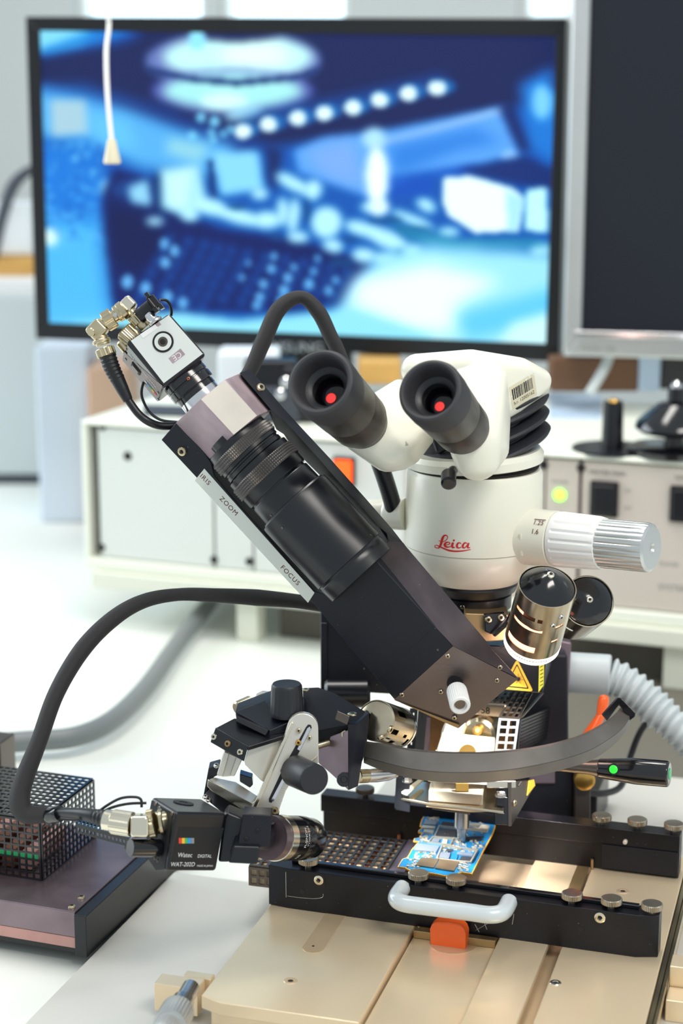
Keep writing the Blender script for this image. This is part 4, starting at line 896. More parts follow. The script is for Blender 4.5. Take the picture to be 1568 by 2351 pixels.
def bolt(x, y, t, r=2.6, par=head):
    c = P(*zp(x, y), t); g = G(); g.lathe(c, ZA, [(0, 0), (0, r), (.8, r), (.8, r*.9)], 20); o = obj('washer', g, 'steel', par); g = G(); g.lathe(c+ZA*.8, ZA, [(0, 0), (0, r*.8), (2, r*.8), (2.3, r*.6), (2.3, 0)], 6); obj('bolt_head', g, 'chrome', o)
bolt(155, 1020, 1136, 4.2*.8); bolt(1085, 1165, 1124, 3.6); 
g = G(); g.box(P(*zp(1090, 1045), 1128), RT*9, UP*2.2, FW*2); obj('bright_clip', g, 'nickel_bright', head, bev=.4)
# nozzle
nz = P(1060, 1905, 1157)
g = G(); g.lathe(V((nz.x, nz.y, zl-4)), -ZA, [(0, 0), (0, 4.7), (zl-4-(nz.z+2), 4.7), (zl-4-(nz.z+1), 3.2), (zl-4-(ZB+.8), 2.7), (zl-4-(ZB+.8), 0)], 36); obj('nozzle', g, 'steel', head, label='round steel nozzle reaching down to the board')
# ================================================================== OPTICS ARM
arm = thing('optics_arm', 'big diagonal black forked arm with the IRIS ZOOM FOCUS strip', 'arm', tuple(P(900, 1450, 1090)))
# distances: the ridge between front and side face is nearest
tq_ = {}
def az(p, q=None): return P(*p)
E0, E1, E2, E3 = (1040, 1483, 1062), (905, 1606, 1088), (1053, 1672, 1090), (1190, 1559, 1064)
F0, F1 = (370, 1010, 1096), (720, 1386, 1092)
# plane of the front face
pa, pb__, pc_ = P(*E0), P(*E1), P(*F0); fn = (pb__-pa).cross(pc_-pa).normalized()
if fn.dot(FW) > 0: fn = -fn      # towards the camera
def af(u, v, d=0): return PP(u, v, pa+fn*d, fn)
back = -fn*26
bot = [af(722, 1357), af(740, 1363), af(764, 1364), af(785, 1353), af(803, 1339), af(850, 1295), af(880, 1268), af(894, 1250)]
outl = [af(370, 1010), af(720, 1386), af(905, 1606), af(1040, 1483), af(864, 1288)]+bot[::-1][2:]+[af(701, 1336), af(606, 1224), af(534, 1144), af(492, 1092), af(484, 1062), af(440, 1000), af(404, 971)]
g = G(); g.prism(outl, back); obj('front_body', g, 'black_anodised', arm, bev=.5)
# side plate (upper right flank) with brushed wedge
def ribbon(name, Lp, Rp, tL, tR, m, vec, bev=.2):
    g = G(); A = [P(u, v, tL) for u, v in Lp]; B = [P(u, v, tR) for u, v in Rp]; vec = V(vec); rows = [[g.bm.verts.new(p) for p in (a, b, b+vec, a+vec)] for a, b in zip(A, B)]
    for r0_, r1_ in zip(rows[:-1], rows[1:]):
        for j in range(4): g.face((r0_[j], r0_[(j+1) % 4], r1_[(j+1) % 4], r1_[j]))
    g.face(rows[0]); g.face(rows[-1][::-1]); return obj(name, g, m, arm, bev=bev)
LB = [(550, 856), (585, 897), (622, 941), (655, 968), (710, 1029), (790, 1120), (866, 1205), (893, 1246)]
RB = [(572, 847), (608, 887), (650, 936), (690, 980), (758, 1053), (839, 1144), (900, 1214), (926, 1247)]
ribbon('side_flank', LB, RB, 1077, 1088, 'black_anodised', FW*12)
LI = [(612, 935), (634, 985), (651, 996), (675, 1032), (747, 1103), (820, 1180), (866, 1228), (884, 1252), (862, 1288)]
RI = [(622, 941), (655, 968), (680, 995), (710, 1029), (790, 1120), (866, 1205), (888, 1225), (893, 1246), (893, 1250)]
ribbon('inner_wall', LI, RI, 1094, 1077.5, 'black_matte', FW*8)
g = G(); g.prism([P(862, 1290, 1069), P(893, 1244, 1074), P(926, 1246, 1087), P(1006, 1356, 1084), P(1191, 1558, 1063), P(1040, 1483, 1061)], FW*4); obj('brushed_flank', g, 'flank_metal', arm, bev=.3)
# back filling box
g = G(); g.prism([P(905, 1600, 1092), P(1052, 1665, 1093), P(1186, 1556, 1072), P(930, 1270, 1092), P(760, 1400, 1100)], FW*24); obj('rear_body', g, 'black_satin', arm)
# bottom cover plate with screws and knob
g = G(); g.prism([P(*E0), P(*E1), P(*E2), P(*E3)], FW*1.6); cvp = obj('cover_plate', g, 'grey_brushed', arm, bev=.3)
en = (P(*E1)-P(*E0)).cross(P(*E3)-P(*E0)).normalized()
if en.dot(FW) > 0: en = -en
def ef(u, v, d=0): return PP(u, v, P(*E0)+en*d, en)
for (u, v) in ((923, 1595), (1012, 1588), (1141, 1562), (1043, 1648), (1028, 1506), (1148, 1532)): screw(arm, ef(u, v, -.1), en, 1.55, .7, 'steel_warm')
g = G(); g.prism([ef(905, 1606, .2), ef(908, 1608, .2), ef(1054, 1664, .2), ef(1052, 1672, .2)], en*.3); obj('edge_step', g, 'brass_plate', arm)
kb = ef(1044, 1568); kt = kb+(en*.75-UP*.62+RT*.16).normalized()*7
kd = (P(1058, 1625, 1036)-P(1044, 1568, 1062)).normalized()
g = G(); g.lathe(kb, kd, [(0, 4.8), (6, 4.8), (9, 4.4), (9, 0)], 32); kk = obj('knob_boss', g, 'black_satin', arm)
g = G(); g.lathe(kb+kd*8.5, kd, [(0, 0), (0, 5), (.8, 6), (17.5, 6), (18.5, 5.3), (18.5, 4), (16, 3.8), (16, 0)], 120, mod=lambda th, q: 1+(.022*math.cos(30*th) if .7 < q < 17.6 else 0)); obj('knob', g, 'white_plastic', arm, ang=25, label='white fluted plastic knob')
g = G(); g.lathe(kb+kd*24.6, kd, [(0, 0), (0, 3.3), (.3, 3.2), (.3, 0)], 20); obj('knob_insert', g, 'steel_dark', kk)
# seam lines in the front body, screws
g = G(); g.tube([af(865, 1560, .05), af(915, 1515, .05), af(985, 1452, .05)], .18, 6, sub=2); obj('seam', g, 'ink', arm)
for (u, v) in ((836, 1535), (865, 1572), (1005, 1492)): g = G(); g.lathe(af(u, v), fn, [(0, 0), (0, .7), (.1, .7), (.1, 0)], 10); obj('pin_hole', g, 'steel_dark', arm)
screw(arm, af(419, 1036), fn, 3.1, 1.6, 'nickel'); screw(arm, P(598, 890, 1078.5), -FW*.8+RT*.5+UP*.3, 2.7, 1.5, 'nickel')
# hexagonal holder block round the lens rear
def av(u, v, t): return P(u, v, t)
A_ = P(590, 955, 1078)-P(517, 871, 1078)
sec = [(404, 971, 1088), (460, 916, 1056), (517, 871, 1056), (550, 857, 1084), (552, 858, 1110), (450, 960, 1120), (402, 974, 1112)]
sec2 = [(482, 1054, 1088), (536, 999, 1056), (591, 955, 1056), (622, 941, 1084), (624, 942, 1110), (530, 1040, 1120), (480, 1058, 1112)]
Sa = [P(*p) for p in sec]; Sb = [P(*p) for p in sec2]
g = G(); a = [g.bm.verts.new(p) for p in Sa]; b = [g.bm.verts.new(p) for p in Sb]; g.face(a); g.face(b[::-1])
for i in range(len(a)): g.face((a[i], a[(i+1) % len(a)], b[(i+1) % len(a)], b[i]))
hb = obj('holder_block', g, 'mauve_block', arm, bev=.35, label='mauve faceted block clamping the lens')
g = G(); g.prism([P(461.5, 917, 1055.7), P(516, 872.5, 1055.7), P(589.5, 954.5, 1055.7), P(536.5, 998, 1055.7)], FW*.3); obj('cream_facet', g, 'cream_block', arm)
# label strip
g = G(); g.prism([af(447, 1103, .3), af(469, 1076, .3), af(722, 1361, .3), af(707, 1384, .3)], -fn*.25); ls = obj('label_strip', g, 'label_white', arm, label='white strip lettered IRIS ZOOM FOCUS')
ad = (af(720, 1386)-af(447, 1103)).normalized(); aw = fn.cross(ad).normalized()
if aw.dot(UP) < 0: aw = -aw
for s_, (u, v) in (('IRIS', (471, 1101)), ('ZOOM', (525, 1162)), ('FOCUS', (666, 1321))):
    text('lettering', s_, 4.4, af(u, v, .36), ad, aw, 'ink_maroon', ls, spacing=1.15, ext=.05)
# ------------------------------------------------------------------ zoom lens
lens = thing('zoom_lens', 'black zoom lens with two diamond-knurled rings lying in the arm fork', 'lens', tuple(P(700, 1180, 1078)))
def zz(x, y): return (350+x/2.851, 820+y/2.851)
la = P(*zz(545, 532), 1078); lb_ = P(*zz(1330, 1385), 1074); ldir = (lb_-la); LL = ldir.length; ldir = ldir.normalized()
def q_(x, y): return (P(*zz(x, y), 1076)-la).dot(ldir)
def R_(n): return px(n/2.851/2, 1076)
qs = {k: q_(*v) for k, v in dict(r1a=(570, 560), r1b=(625, 620), g1=(665, 665), c1=(680, 680), r2a=(712, 715), r2b=(770, 780), c2=(818, 838), g2=(828, 850), b2=(940, 960), s3=(915, 938), b3=(945, 972), b4=(1285, 1338), b5=(1297, 1350), b6=(1370, 1430)).items()}
g = G(); g.lathe(la, ldir, [(-5, 0), (-5, R_(330)), (-.6, R_(330)), (-.4, R_(440)), (qs['r1a'], R_(450)), (qs['r1a']+.2, R_(466)), (qs['r1b']+.2, R_(466)), (qs['r1b']+.4, R_(456)), (qs['g1']-3, R_(456)), (qs['g1']-2.5, R_(436)), (qs['g1']-1.5, R_(436)), (qs['g1']-1, R_(448)), (qs['g1']+1.4, R_(448)), (qs['g1']+1.8, R_(420)), (qs['g1']+2.6, R_(420))], 96); obj('iris_ring', g, 'black_satin', lens)
g = G(); g.knurl(la, ldir, qs['r1a']+.4, qs['r1b'], R_(468), 92, 4, .62); obj('knurled_grip', g, 'knurl_grey', lens, flat=True)
g = G(); g.lathe(la, ldir, [(qs['g1']+2.4, R_(424)), (qs['g1']+2.6, R_(478)), (qs['c2']-1.2, R_(478)), (qs['c2'], R_(466)), (qs['c2'], R_(440)), (qs['c2']+1.6, R_(440))], 96); obj('zoom_ring', g, 'black_satin', lens)
g = G(); g.knurl(la, ldir, qs['r2a'], qs['r2b'], R_(492), 96, 5, .62); obj('knurled_grip', g, 'knurl_grey', lens, flat=True)
g = G(); g.lathe(la, ldir, [(qs['c2']+1.4, R_(440)), (qs['c2']+1.5, R_(456)), (qs['c2']+2.2, R_(464)), (qs['s3'], R_(468)), (qs['s3']+.6, R_(468))], 96); obj('front_barrel', g, 'black_satin', lens)
g = G(); g.lathe(la, ldir, [(qs['s3'], R_(470)), (qs['s3']+.4, R_(500)), (qs['s3']+1.4, R_(512)), (qs['s3']+1.6, R_(536)), (qs['b3'], R_(542)), (qs['b4'], R_(542)), (qs['b4']+.4, R_(528)), (qs['b5'], R_(522)), (qs['b5']+.8, R_(530)), (qs['b5']+4, R_(524)), (qs['b6']-.5, R_(518)), (qs['b6'], R_(470)), (qs['b6'], 0)], 96); obj('focus_ring', g, 'black_satin', lens)
for (x, y, s) in ((785, 1028, .7), (890, 1085, .8), (1402, 1190, .8)):
    c = P(*zz(x, y), 1062); ax_ = la+ldir*(c-la).dot(ldir); n = (c-ax_).normalized(); rad = R_(468 if x < 800 else 542); g = G(); g.lathe(ax_+n*(rad-.3), n, [(0, 0), (0, s*1.1), (.6, s), (.4, 0)], 14); obj('grub_screw', g, 'steel_dark', lens)
# ------------------------------------------------------------------ upper camera
def za(x, y): return (180+x/3.92, 640+y/3.92)
uc = thing('camera', 'small black camera at the upper end of the diagonal arm', 'camera', tuple(P(380, 800, 1090)), None)
T4 = [(430, 570), (820, 305), (1152, 682), (770, 985)]; tt = [1092, 1090, 1086, 1088]
Tp = [P(*za(*p), t) for p, t in zip(T4, tt)]
Tp[2] = PP(*za(*T4[2]), Tp[0], (Tp[1]-Tp[0]).cross(Tp[3]-Tp[0]).normalized())
dn = P(*za(385, 700), 1100)-P(*za(430, 570), 1092); dn = dn.normalized()
un = (Tp[1]-Tp[0]).cross(Tp[3]-Tp[0]).normalized()
if un.dot(FW) > 0: un = -un
dvec = P(*za(*(385, 712)), 1118)-Tp[0]
g = G(); g.prism([Tp[0], Tp[1], Tp[2], Tp[3]], dvec); obj('body', g, 'black_gloss', uc, bev=1.8, bseg=3)
def tf(x, y, d=0): return PP(*za(x, y), Tp[0]+un*d, un)
g = G(); g.prism([tf(470, 558, .1), tf(812, 326, .1), tf(1118, 676, .1), tf(768, 940, .1)], -un*.15); obj('top_sheen', g, 'panel_grey', uc, bev=.05, label='top face painted bright grey for its reflection')  # light grey painted over the black top face as its reflection
g = G(); c = tf(762, 568, .1); g.lathe(c, un, [(0, 0), (0, 6.5), (.5, 6.4), (.5, 5.6), (.3, 5.5), (.3, 0)], 40); rr0 = obj('socket_ring', g, 'ink', uc)
g = G(); g.lathe(c+un*.15, un, [(0, 0), (.3, 5.3), (.45, 5.2), (.5, 3.1), (.5, 0)], 40); obj('socket_plate', g, 'panel_grey', uc)
g = G(); g.lathe(c+un*.5, un, [(.3, 0), (.3, 3.), (.1, 2.9), (.1, 0)], 28); obj('threaded_socket', g, 'steel_dark', rr0)
g = G(); g.lathe(c+un*.85, un, [(0, 0), (0, 1.8), (.1, 1.5), (.1, 0)], 20); obj('socket_bore', g, 'ink', rr0)
ux, uy = (tf(820, 305)-tf(430, 570)).normalized(), None
uy = un.cross(ux)
g = G(); g.prism([tf(580, 535, .2), tf(555, 500, .2), tf(695, 405, .2), tf(722, 440, .2)], un*.1); obj('white_label', g, 'white_plastic', uc)
g = G(); g.prism([tf(710, 434, .2), tf(690, 408, .2), tf(725, 388, .2), tf(746, 412, .2)], un*.1); obj('small_label', g, 'mauve_block', uc)
g = G(); g.prism([tf(850, 762, .2), tf(812, 715, .2), tf(918, 628, .2), tf(960, 680, .2)], un*.1); ce = obj('approval_sticker', g, 'mauve_block', uc)
text('lettering', 'CE', 5, tf(886, 695, .32), -ux, -uy, 'white_plastic', ce, ext=.06)
# side text face
sn_ = (Tp[3]-Tp[0]).cross(dvec).normalized()
if sn_.dot(FW) > 0: sn_ = -sn_
sp0 = Tp[0]
def sf(x, y, d=0): return PP(*za(x, y), sp0+sn_*d, sn_)
sxd = (Tp[3]-Tp[0]).normalized(); syd = sn_.cross(sxd)
g = G(); g.prism([sf(410, 660, .15), sf(755, 965, .15), sf(712, 1105, .15), sf(396, 735, .15)], -sn_*.1); sg = obj('side_panel', g, 'grey_brushed', uc)
def sfm(a, b, d=.3): return sp0+sxd*a+dvec.normalized()*b+sn_*d
ls_ = (Tp[3]-Tp[0]).length
o_ = sfm(ls_*.5, dvec.length*.36); text('lettering', 'WAT-202D DIGITAL', 3.0, o_, -sxd, -dvec*-1, 'ink_white', sg, ext=.05)
o_ = sfm(ls_*.72, dvec.length*.52); text('lettering', 'Watec', 2.8, o_, -sxd, dvec, 'ink_white', sg, ext=.05)
for k, m in enumerate(('ink_white', 'swatch_blue', 'swatch_green', 'swatch_yellow', 'swatch_red')):
    a = ls_*(.60+.065*k); g = G(); b = dvec.length*.66; g.prism([sfm(a, b), sfm(a+ls_*.06, b), sfm(a+ls_*.06, b+2.2), sfm(a, b+2.2)], sn_*.06); obj('colour_swatch', g, m, sg)
g = G(); c = sfm(ls_*.36, dvec.length*.62, .2); g.box(c, sxd*4.4, dvec.normalized()*3.2, sn_*.8); s5 = obj('dip_socket', g, 'ink', uc, bev=.8)
g = G(); g.box(c+sn_*.9, sxd*3, dvec.normalized()*2, sn_*.3); obj('socket_insert', g, 'steel_dark', s5, bev=.5)
for f_, b_ in ((.06, .5), (.10, .78), (.93, .5), (.98, .8)): g = G(); g.lathe(sfm(ls_*f_, dvec.length*b_, .1), sn_, [(0, 0), (0, 1.1), (.5, .9), (.5, 0)], 14); obj('screw', g, 'black_gloss', uc)
# rings between camera and holder
ra_ = P(*za(945, 880), 1105); rb_ = P(*za(1150, 1130), 1105); rdv = (rb_-ra_).normalized()
def rq(x, y): return (P(*za(x, y), 1098)-ra_).dot(rdv)
pxr = lambda n: px(n/3.92/2, 1098)
g = G(); g.lathe(ra_, rdv, [(-3, 0), (-3, pxr(430)), (rq(975, 925), pxr(436)), (rq(975, 925)+.3, pxr(420)), (rq(985, 935), pxr(420)), (rq(988, 938), pxr(436)), (rq(1030, 985), pxr(436)), (rq(1034, 990), pxr(424)), (rq(1034, 990), pxr(380)), (rq(1045, 1000), pxr(380))], 64); obj('adapter_ring', g, 'black_gloss', uc)
g = G(); g.lathe(ra_, rdv, [(rq(1035, 992), pxr(370)), (rq(1040, 998), pxr(392)), (rq(1072, 1035), pxr(392)), (rq(1072, 1035), pxr(350))], 64); obj('lens_ring', g, 'black_gloss', uc)
g = G(); g.lathe(ra_, rdv, [(rq(1070, 1032), pxr(360)), (rq(1072, 1036), pxr(388)), (rq(1140, 1115), pxr(388)), (rq(1160, 1140), pxr(380))], 64); obj('mount_ring', g, 'chrome', uc)
c = P(*za(993, 850), 1070); ax_ = ra_+rdv*(c-ra_).dot(rdv); n = (c-ax_).normalized(); screw(uc, ax_+n*(pxr(436)-.1), n, 1.1, .4, 'copper')
# knob and terminal stubs on the camera back
ud = -rdv
kc = P(*za(520, 560), 1096); 
g = G(); g.lathe(P(*za(515, 560), 1100), (P(*za(450, 500), 1100)-P(*za(515, 560), 1100)), [(0, 0), (0, 5), (3, 6), (9, 6), (10, 5), (10, 0)], 72, mod=lambda th, q: 1+.03*math.cos(28*th)); obj('iris_knob', g, 'nickel', uc)
g = G(); g.lathe(P(*za(440, 640), 1104), -rdv, [(0, 0), (0, 3.4), (6, 3.4), (7, 2.4), (7, 0)], 24); obj('screw_terminal', g, 'nickel', uc)
# BNC chain
bnc = thing('coax_connector', 'chain of two silver elbow connectors on the upper camera', 'connector', tuple(P(250, 740, 1095)))
def ring(name, a, b, r, m='nickel', fl=0, par=bnc, prof=None, seg=72):
    a, b = V(a), V(b); L = (b-a).length; g = G()
    pf = prof(L, r) if prof else [(0, 0), (0, r*.94), (.4, r), (L-.4, r), (L, r*.94), (L, 0)]
    g.lathe(a, b-a, pf, seg, mod=(lambda th, q: 1+(.03*math.cos(fl*th) if .3 < q < L-.3 else 0)) if fl else None); return obj(name, g, m, par)
zq = lambda x, y, t=1098: P(*za(x, y), t)
pz = lambda n: px(n/3.92, 1098)
ring('stem', zq(610, 440, 1100), zq(530, 350, 1100), pz(56)); ring('knurled_collar', zq(560, 400, 1100), zq(500, 330, 1100), pz(72), fl=24); ring('neck', zq(500, 330, 1100), zq(460, 280, 1100), pz(50))
def cubeb(c, e1, e2, e3, par=bnc, m='nickel_bright'): g = G(); g.box(c, e1, e2, e3); return obj('elbow_block', g, m, par, bev=2.2, bseg=2)
d1 = (zq(390, 300)-zq(455, 235)).normalized(); d2_ = (zq(520, 320)-zq(455, 235)).normalized()
cubeb(zq(452, 228, 1100), d1*pz(62), (d2_-d1*d2_.dot(d1)).normalized()*pz(66), FW*pz(60))
ring('collar', zq(420, 270), zq(375, 305), pz(88)); ring('barrel', zq(385, 300), zq(300, 355), pz(62)); ring('bayonet_ring', zq(398, 285), zq(340, 325), pz(80)); ring('knurled_collar', zq(318, 345), zq(238, 395), pz(92), fl=30); ring('neck', zq(240, 395), zq(190, 440), pz(62))
g = G(); g.lathe(zq(332, 325, 1075), -FW, [(0, 0), (0, 1.2), (1.5, 1.2), (1.5, 0)], 12); obj('bayonet_pin', g, 'steel', bnc)
d3 = (zq(230, 600)-zq(175, 460)).normalized()
cubeb(zq(170, 462, 1098), d1*pz(84), (d3-d1*d3.dot(d1)).normalized()*pz(78), FW*pz(72), m='nickel')
c = zq(115, 480, 1080); g = G(); g.lathe(c, -FW+d1*.8, [(0, 0), (0, pz(42)), (.8, pz(38)), (.8, 0)], 28); obj('face_plug', g, 'nickel', bnc)
ring('neck', zq(200, 520), zq(225, 600), pz(66)); ring('flange', zq(203, 548), zq(212, 580), pz(84)); ring('knurled_collar', zq(232, 625), zq(258, 695), pz(88), fl=30)
cable = thing('camera_cable', 'black cable with ridged boot dropping from the upper silver elbow', 'cable', tuple(zq(300, 800)))
bd = [zq(262, 690), zq(300, 800), zq(350, 900), zq(400, 1000), zq(448, 1095)]
g = G(); g.tube(bd, [pz(76), pz(74), pz(66), pz(58), pz(44)], 28, sub=24, mod=lambda s: 1+(.045*math.sin(s*2.6) if s < 16 else 0)); obj('strain_relief', g, 'cable_black', cable)
g = G(); g.tube([zq(435, 1070), zq(475, 1130), zq(540, 1215), zq(620, 1280), zq(720, 1320, 1102), zq(830, 1325, 1106), zq(960, 1300, 1112)], pz(36), 20, sub=8); obj('cable', g, 'cable_black', cable)
g = G(); g.tube([zq(585, 930, 1112), zq(568, 1010, 1112), zq(580, 1090, 1112), zq(640, 1200, 1112), zq(740, 1270, 1112), zq(880, 1290, 1114), zq(960, 1290, 1116)], pz(13), 12, sub=8); tag(obj('thin_lead', g, 'cable_black'), 'thin black lead curling under the upper camera', 'cable')
plug = thing('power_plug', 'black round plug with a ribbed clip on the end of the upper camera', 'plug', tuple(zq(600, 260)))
ring('stem', zq(690, 390, 1092), zq(625, 315, 1092), pz(50), 'chrome', par=plug); ring('flange', zq(700, 395, 1092), zq(682, 372, 1092), pz(68), 'steel', par=plug)
g = G(); c1_, c2_ = zq(615, 340, 1094), zq(560, 235, 1094); dd_ = d1; 
g.cyl(zq(540, 345, 1094), zq(665, 245, 1094), pz(68), ch=.6); obj('plug_body', g, 'black_satin', plug)
g = G(); g.box(zq(685, 215, 1092), (zq(760, 250)-zq(690, 160)).normalized()*pz(62), (zq(640, 240)-zq(740, 180)).normalized()*pz(40), FW*5); obj('clip', g, 'black_satin', plug, bev=.6)
for (x, y) in ((625, 150), (745, 250), (700, 280)): g = G(); g.box(zq(x, y, 1088), (zq(760, 250)-zq(690, 160)).normalized()*pz(26), (zq(640, 240)-zq(740, 180)).normalized()*pz(20), FW*3); obj('clip_tooth', g, 'black_gloss', plug, bev=.4)
g = G(); g.box(zq(660, 215, 1084), (zq(760, 250)-zq(690, 160)).normalized()*pz(50), (zq(640, 240)-zq(740, 180)).normalized()*pz(6), FW*1); obj('clip_rib', g, 'steel_dark', plug, bev=.3)
g = G(); g.tube([zq(735, 190, 1096), zq(790, 195, 1098), zq(825, 235, 1100), zq(838, 290, 1102), zq(835, 330, 1104)], pz(13), 12, sub=8); obj('lead', g, 'cable_black', plug)
# ================================================================== MICROSCOPE
mic = thing('microscope', 'cream stereo microscope with twin black eyepieces above the board', 'microscope', tuple(P(1087, 1400, 1150)))
TM = 1152.
mc = P(1087, 1200, TM); Mx, My = mc.x, mc.y
def zat(v, t=TM): return P(1087, v, t).z
def zf(v, r):   # height of the front rim of radius r seen at row v
    c = V((Mx, My, 0)); y_ = My-r*math.cos(YAW); p = PP(1087, v, V((Mx, My, 0))-FH*r, FH); return p.z
o0 = V((Mx, My, 0))
r0 = px(158.5, TM)
zs = zf(1284, r0); zb_ = zf(1356, r0*.72)
g = G(); g.lathe(o0, ZA, [(zs+.4, r0-1.2), (zs+.4, r0-.1), (zs+1, r0), (zat(1066)-3, r0*.985), (zat(1066), r0*.95), (zat(1066), 0)], 128); pod = obj('pod', g, 'cream', mic, label='cream cylindrical body with red lettering')
g = G(); g.lathe(o0, ZA, [(zb_, 0), (zb_, r0*.69), (zb_+.8, r0*.715), (zb_+5, r0*.80), (zs-(zs-zb_)*.5, r0*.905), (zs-3, r0*.98), (zs-.4, r0*.985), (zs-.1, r0*.97), (zs+.5, r0*.96)], 128); obj('lower_shroud', g, 'cream', mic)
g = G(); g.lathe(o0, ZA, [(zb_, r0*.66), (zb_-2, r0*.68), (zb_-7, r0*.63), (zb_-7.4, r0*.56), (zb_-9, r0*.55), (zb_-9.4, r0*.575), (zb_-18, r0*.57), (zb_-19, r0*.5), (zb_-19, 0)], 96); orr = obj('objective_ring', g, 'black_satin', mic)
n = (V((Mx, My, 0))*0-FH*1-RT*.33).normalized(); screw(mic, V((Mx, My, zb_-13))+n*(r0*.573-.2), n, 1.4, .5, 'nickel_bright')
# lettering on the pod: drawn script wordmark in red, wrapped on the cylinder
th0 = math.atan2((-FH).y, (-FH).x)
def pod_pt(dx, z, d=.12):   # dx in mm to the right of the axis as seen, on the surface
    a = dx/r0; n = (-FH)*math.cos(a)+RT*math.sin(a); return V((Mx, My, 0))+n*(r0*.9995+d)+ZA*z
def lp(u, v):   # photograph pixel -> pod surface
    dx = px(u-1087, TM-r0*.97); a = math.asin(max(-1, min(1, dx/r0))); z_ = PP(u, v, V((Mx, My, 0))-FH*r0*math.cos(a), FH).z; return pod_pt(a*r0, z_)
def zL(x, y): return (700+x/1.96, 1200+y/1.96)
def stroke(par, m, pts, wds, sub=6, nm='lettering'):
    pts = [V((*zL(*p), 0)) for p in pts]; n = len(pts); Q = []; W = []
    for i in range(n-1):
        p0 = pts[max(i-1, 0)]; p1 = pts[i]; p2 = pts[i+1]; p3 = pts[min(i+2, n-1)]
        for k in range(sub): t = k/sub; Q.append(.5*((2*p1)+(p2-p0)*t+(2*p0-5*p1+4*p2-p3)*t*t+(3*p1-p0-3*p2+p3)*t**3)); W.append(wds[i]*(1-t)+wds[i+1]*t)
    Q.append(pts[-1]); W.append(wds[-1]); g = G(); prev = None
    for i, (q, w_) in enumerate(zip(Q, W)):
        d = (Q[min(i+1, len(Q)-1)]-Q[max(i-1, 0)]).normalized(); nn = V((-d.y, d.x, 0))*w_/2/1.96
        cur = [g.bm.verts.new(lp(*(q+nn)[:2])), g.bm.verts.new(lp(*(q-nn)[:2]))]
        if prev: g.face((prev[0], prev[1], cur[1], cur[0]))
        prev = cur
    return obj(nm, g, m, par, flat=True)
S_ = [[(355, 335, 14), (400, 362, 18), (470, 372, 16), (540, 352, 24), (600, 290, 24), (612, 225, 26), (570, 182, 30), (510, 195, 50), (465, 270, 72), (435, 390, 72), (408, 480, 66), (370, 545, 46), (320, 565, 24), (252, 540, 22), (247, 492, 20), (300, 480, 22), (370, 512, 30), (450, 552, 40), (560, 600, 44), (700, 645, 52), (880, 660, 46), (1100, 645, 34), (1300, 607, 18)],
      [(560, 470, 18), (650, 455, 24), (683, 418, 30), (640, 390, 26), (572, 402, 50), (530, 460, 68), (562, 520, 60), (640, 535, 30), (720, 512, 22)],
      [(778, 398, 62), (752, 470, 70), (762, 540, 58), (830, 545, 24)], [(768, 336, 40), (797, 336, 62), (826, 338, 40)],
      [(1008, 440, 30), (980, 406, 24), (920, 422, 50), (890, 490, 68), (905, 545, 56), (960, 560, 34), (1020, 530, 20)],
      [(1185, 425, 24), (1120, 408, 40), (1062, 490, 68), (1075, 548, 52), (1125, 555, 30), (1190, 480, 24)], [(1238, 412, 58), (1208, 500, 64), (1218, 558, 44), (1285, 545, 18)]]
S_ = [([(x, y) for x, y, w_ in q], [w_/13.07*1.96 for x, y, w_ in q]) for q in S_]
zL = lambda x, y: (970+x/13.07, 1215+y/13.07)
for p, w_ in S_: stroke(pod, 'ink_red', p, w_)
# small grey lettering at right edge of pod
text('lettering', 'S60', 5, V((0, 0, 0)), XA, ZA, 'ink_grey', pod, mapf=lambda a, b: pod_pt(r0*1.34+b*.9, zat(1102)-a*.9))
# collar, tilting head
g = G(); g.lathe(V((Mx, My, zat(1066))), ZA, [(0, 0), (0, r0*.9), (1.5, r0*.93), (2.5, r0*.88), (2.5, 0)], 96); obj('collar_gap', g, 'ink', mic)
tn = (UP*.93-FH*.25-RT*.30).normalized()
hc = P(1098, 1052, TM-2)
g = G(); g.lathe(V((Mx, My, zat(1066)+2.4)), (ZA-RT*.05).normalized(), [(0, 0), (0, r0*.93), (1, r0*.99), (6, r0*1.0), (9, r0*.95), (9, 0)], 96); obj('head_base', g, 'cream', mic)
for k, (u, v, r) in enumerate(((1098, 1028, 172), (1097, 990, 170), (1096, 953, 170), (1098, 925, 172))):
    g = G(); R1 = px(r, TM); c = P(u, v, TM)
    g.lathe(c, tn, [(-5, R1*.82), (-2.2, R1*.97), (-.6, R1), (.9, R1*.985), (2.2, R1*.93), (4.6, R1*.80)], 96); obj('bellows_fold', g, 'bellows_rubber', mic)
g = G(); g.lathe(P(1098, 1035, TM), tn, [(-4, 0), (-4, px(140, TM)), (28, px(140, TM)), (28, 0)], 64); obj('bellows_core', g, 'bellows_rubber', mic)
H = lambda *a: [(P(u, v, t), px(r, t)) for u, v, t, r in a]
g = G(); g.hull(H((958, 850, 1110, 38), (1080, 846, 1100, 44), (1190, 856, 1110, 36), (1236, 874, 1125, 30), (1246, 890, 1150, 14), (1250, 905, 1150, 8), (1180, 948, 1115, 8), (1120, 968, 1100, 8), (990, 900, 1120, 40), (960, 860, 1180, 34), (1200, 864, 1190, 30), (1245, 893, 1185, 14), (1180, 955, 1160, 10), (1000, 980, 1150, 10))); hood = obj('hood', g, 'cream', mic, ang=50, label='rounded cream top hood with barcode sticker')
# barcode sticker on hood flank
def hoodp(u, v): return P(u, v, 1083)
hq = [P(1168, 900, 1089.5), P(1225, 856, 1097), P(1233, 896, 1098.5), P(1176, 942, 1092)]
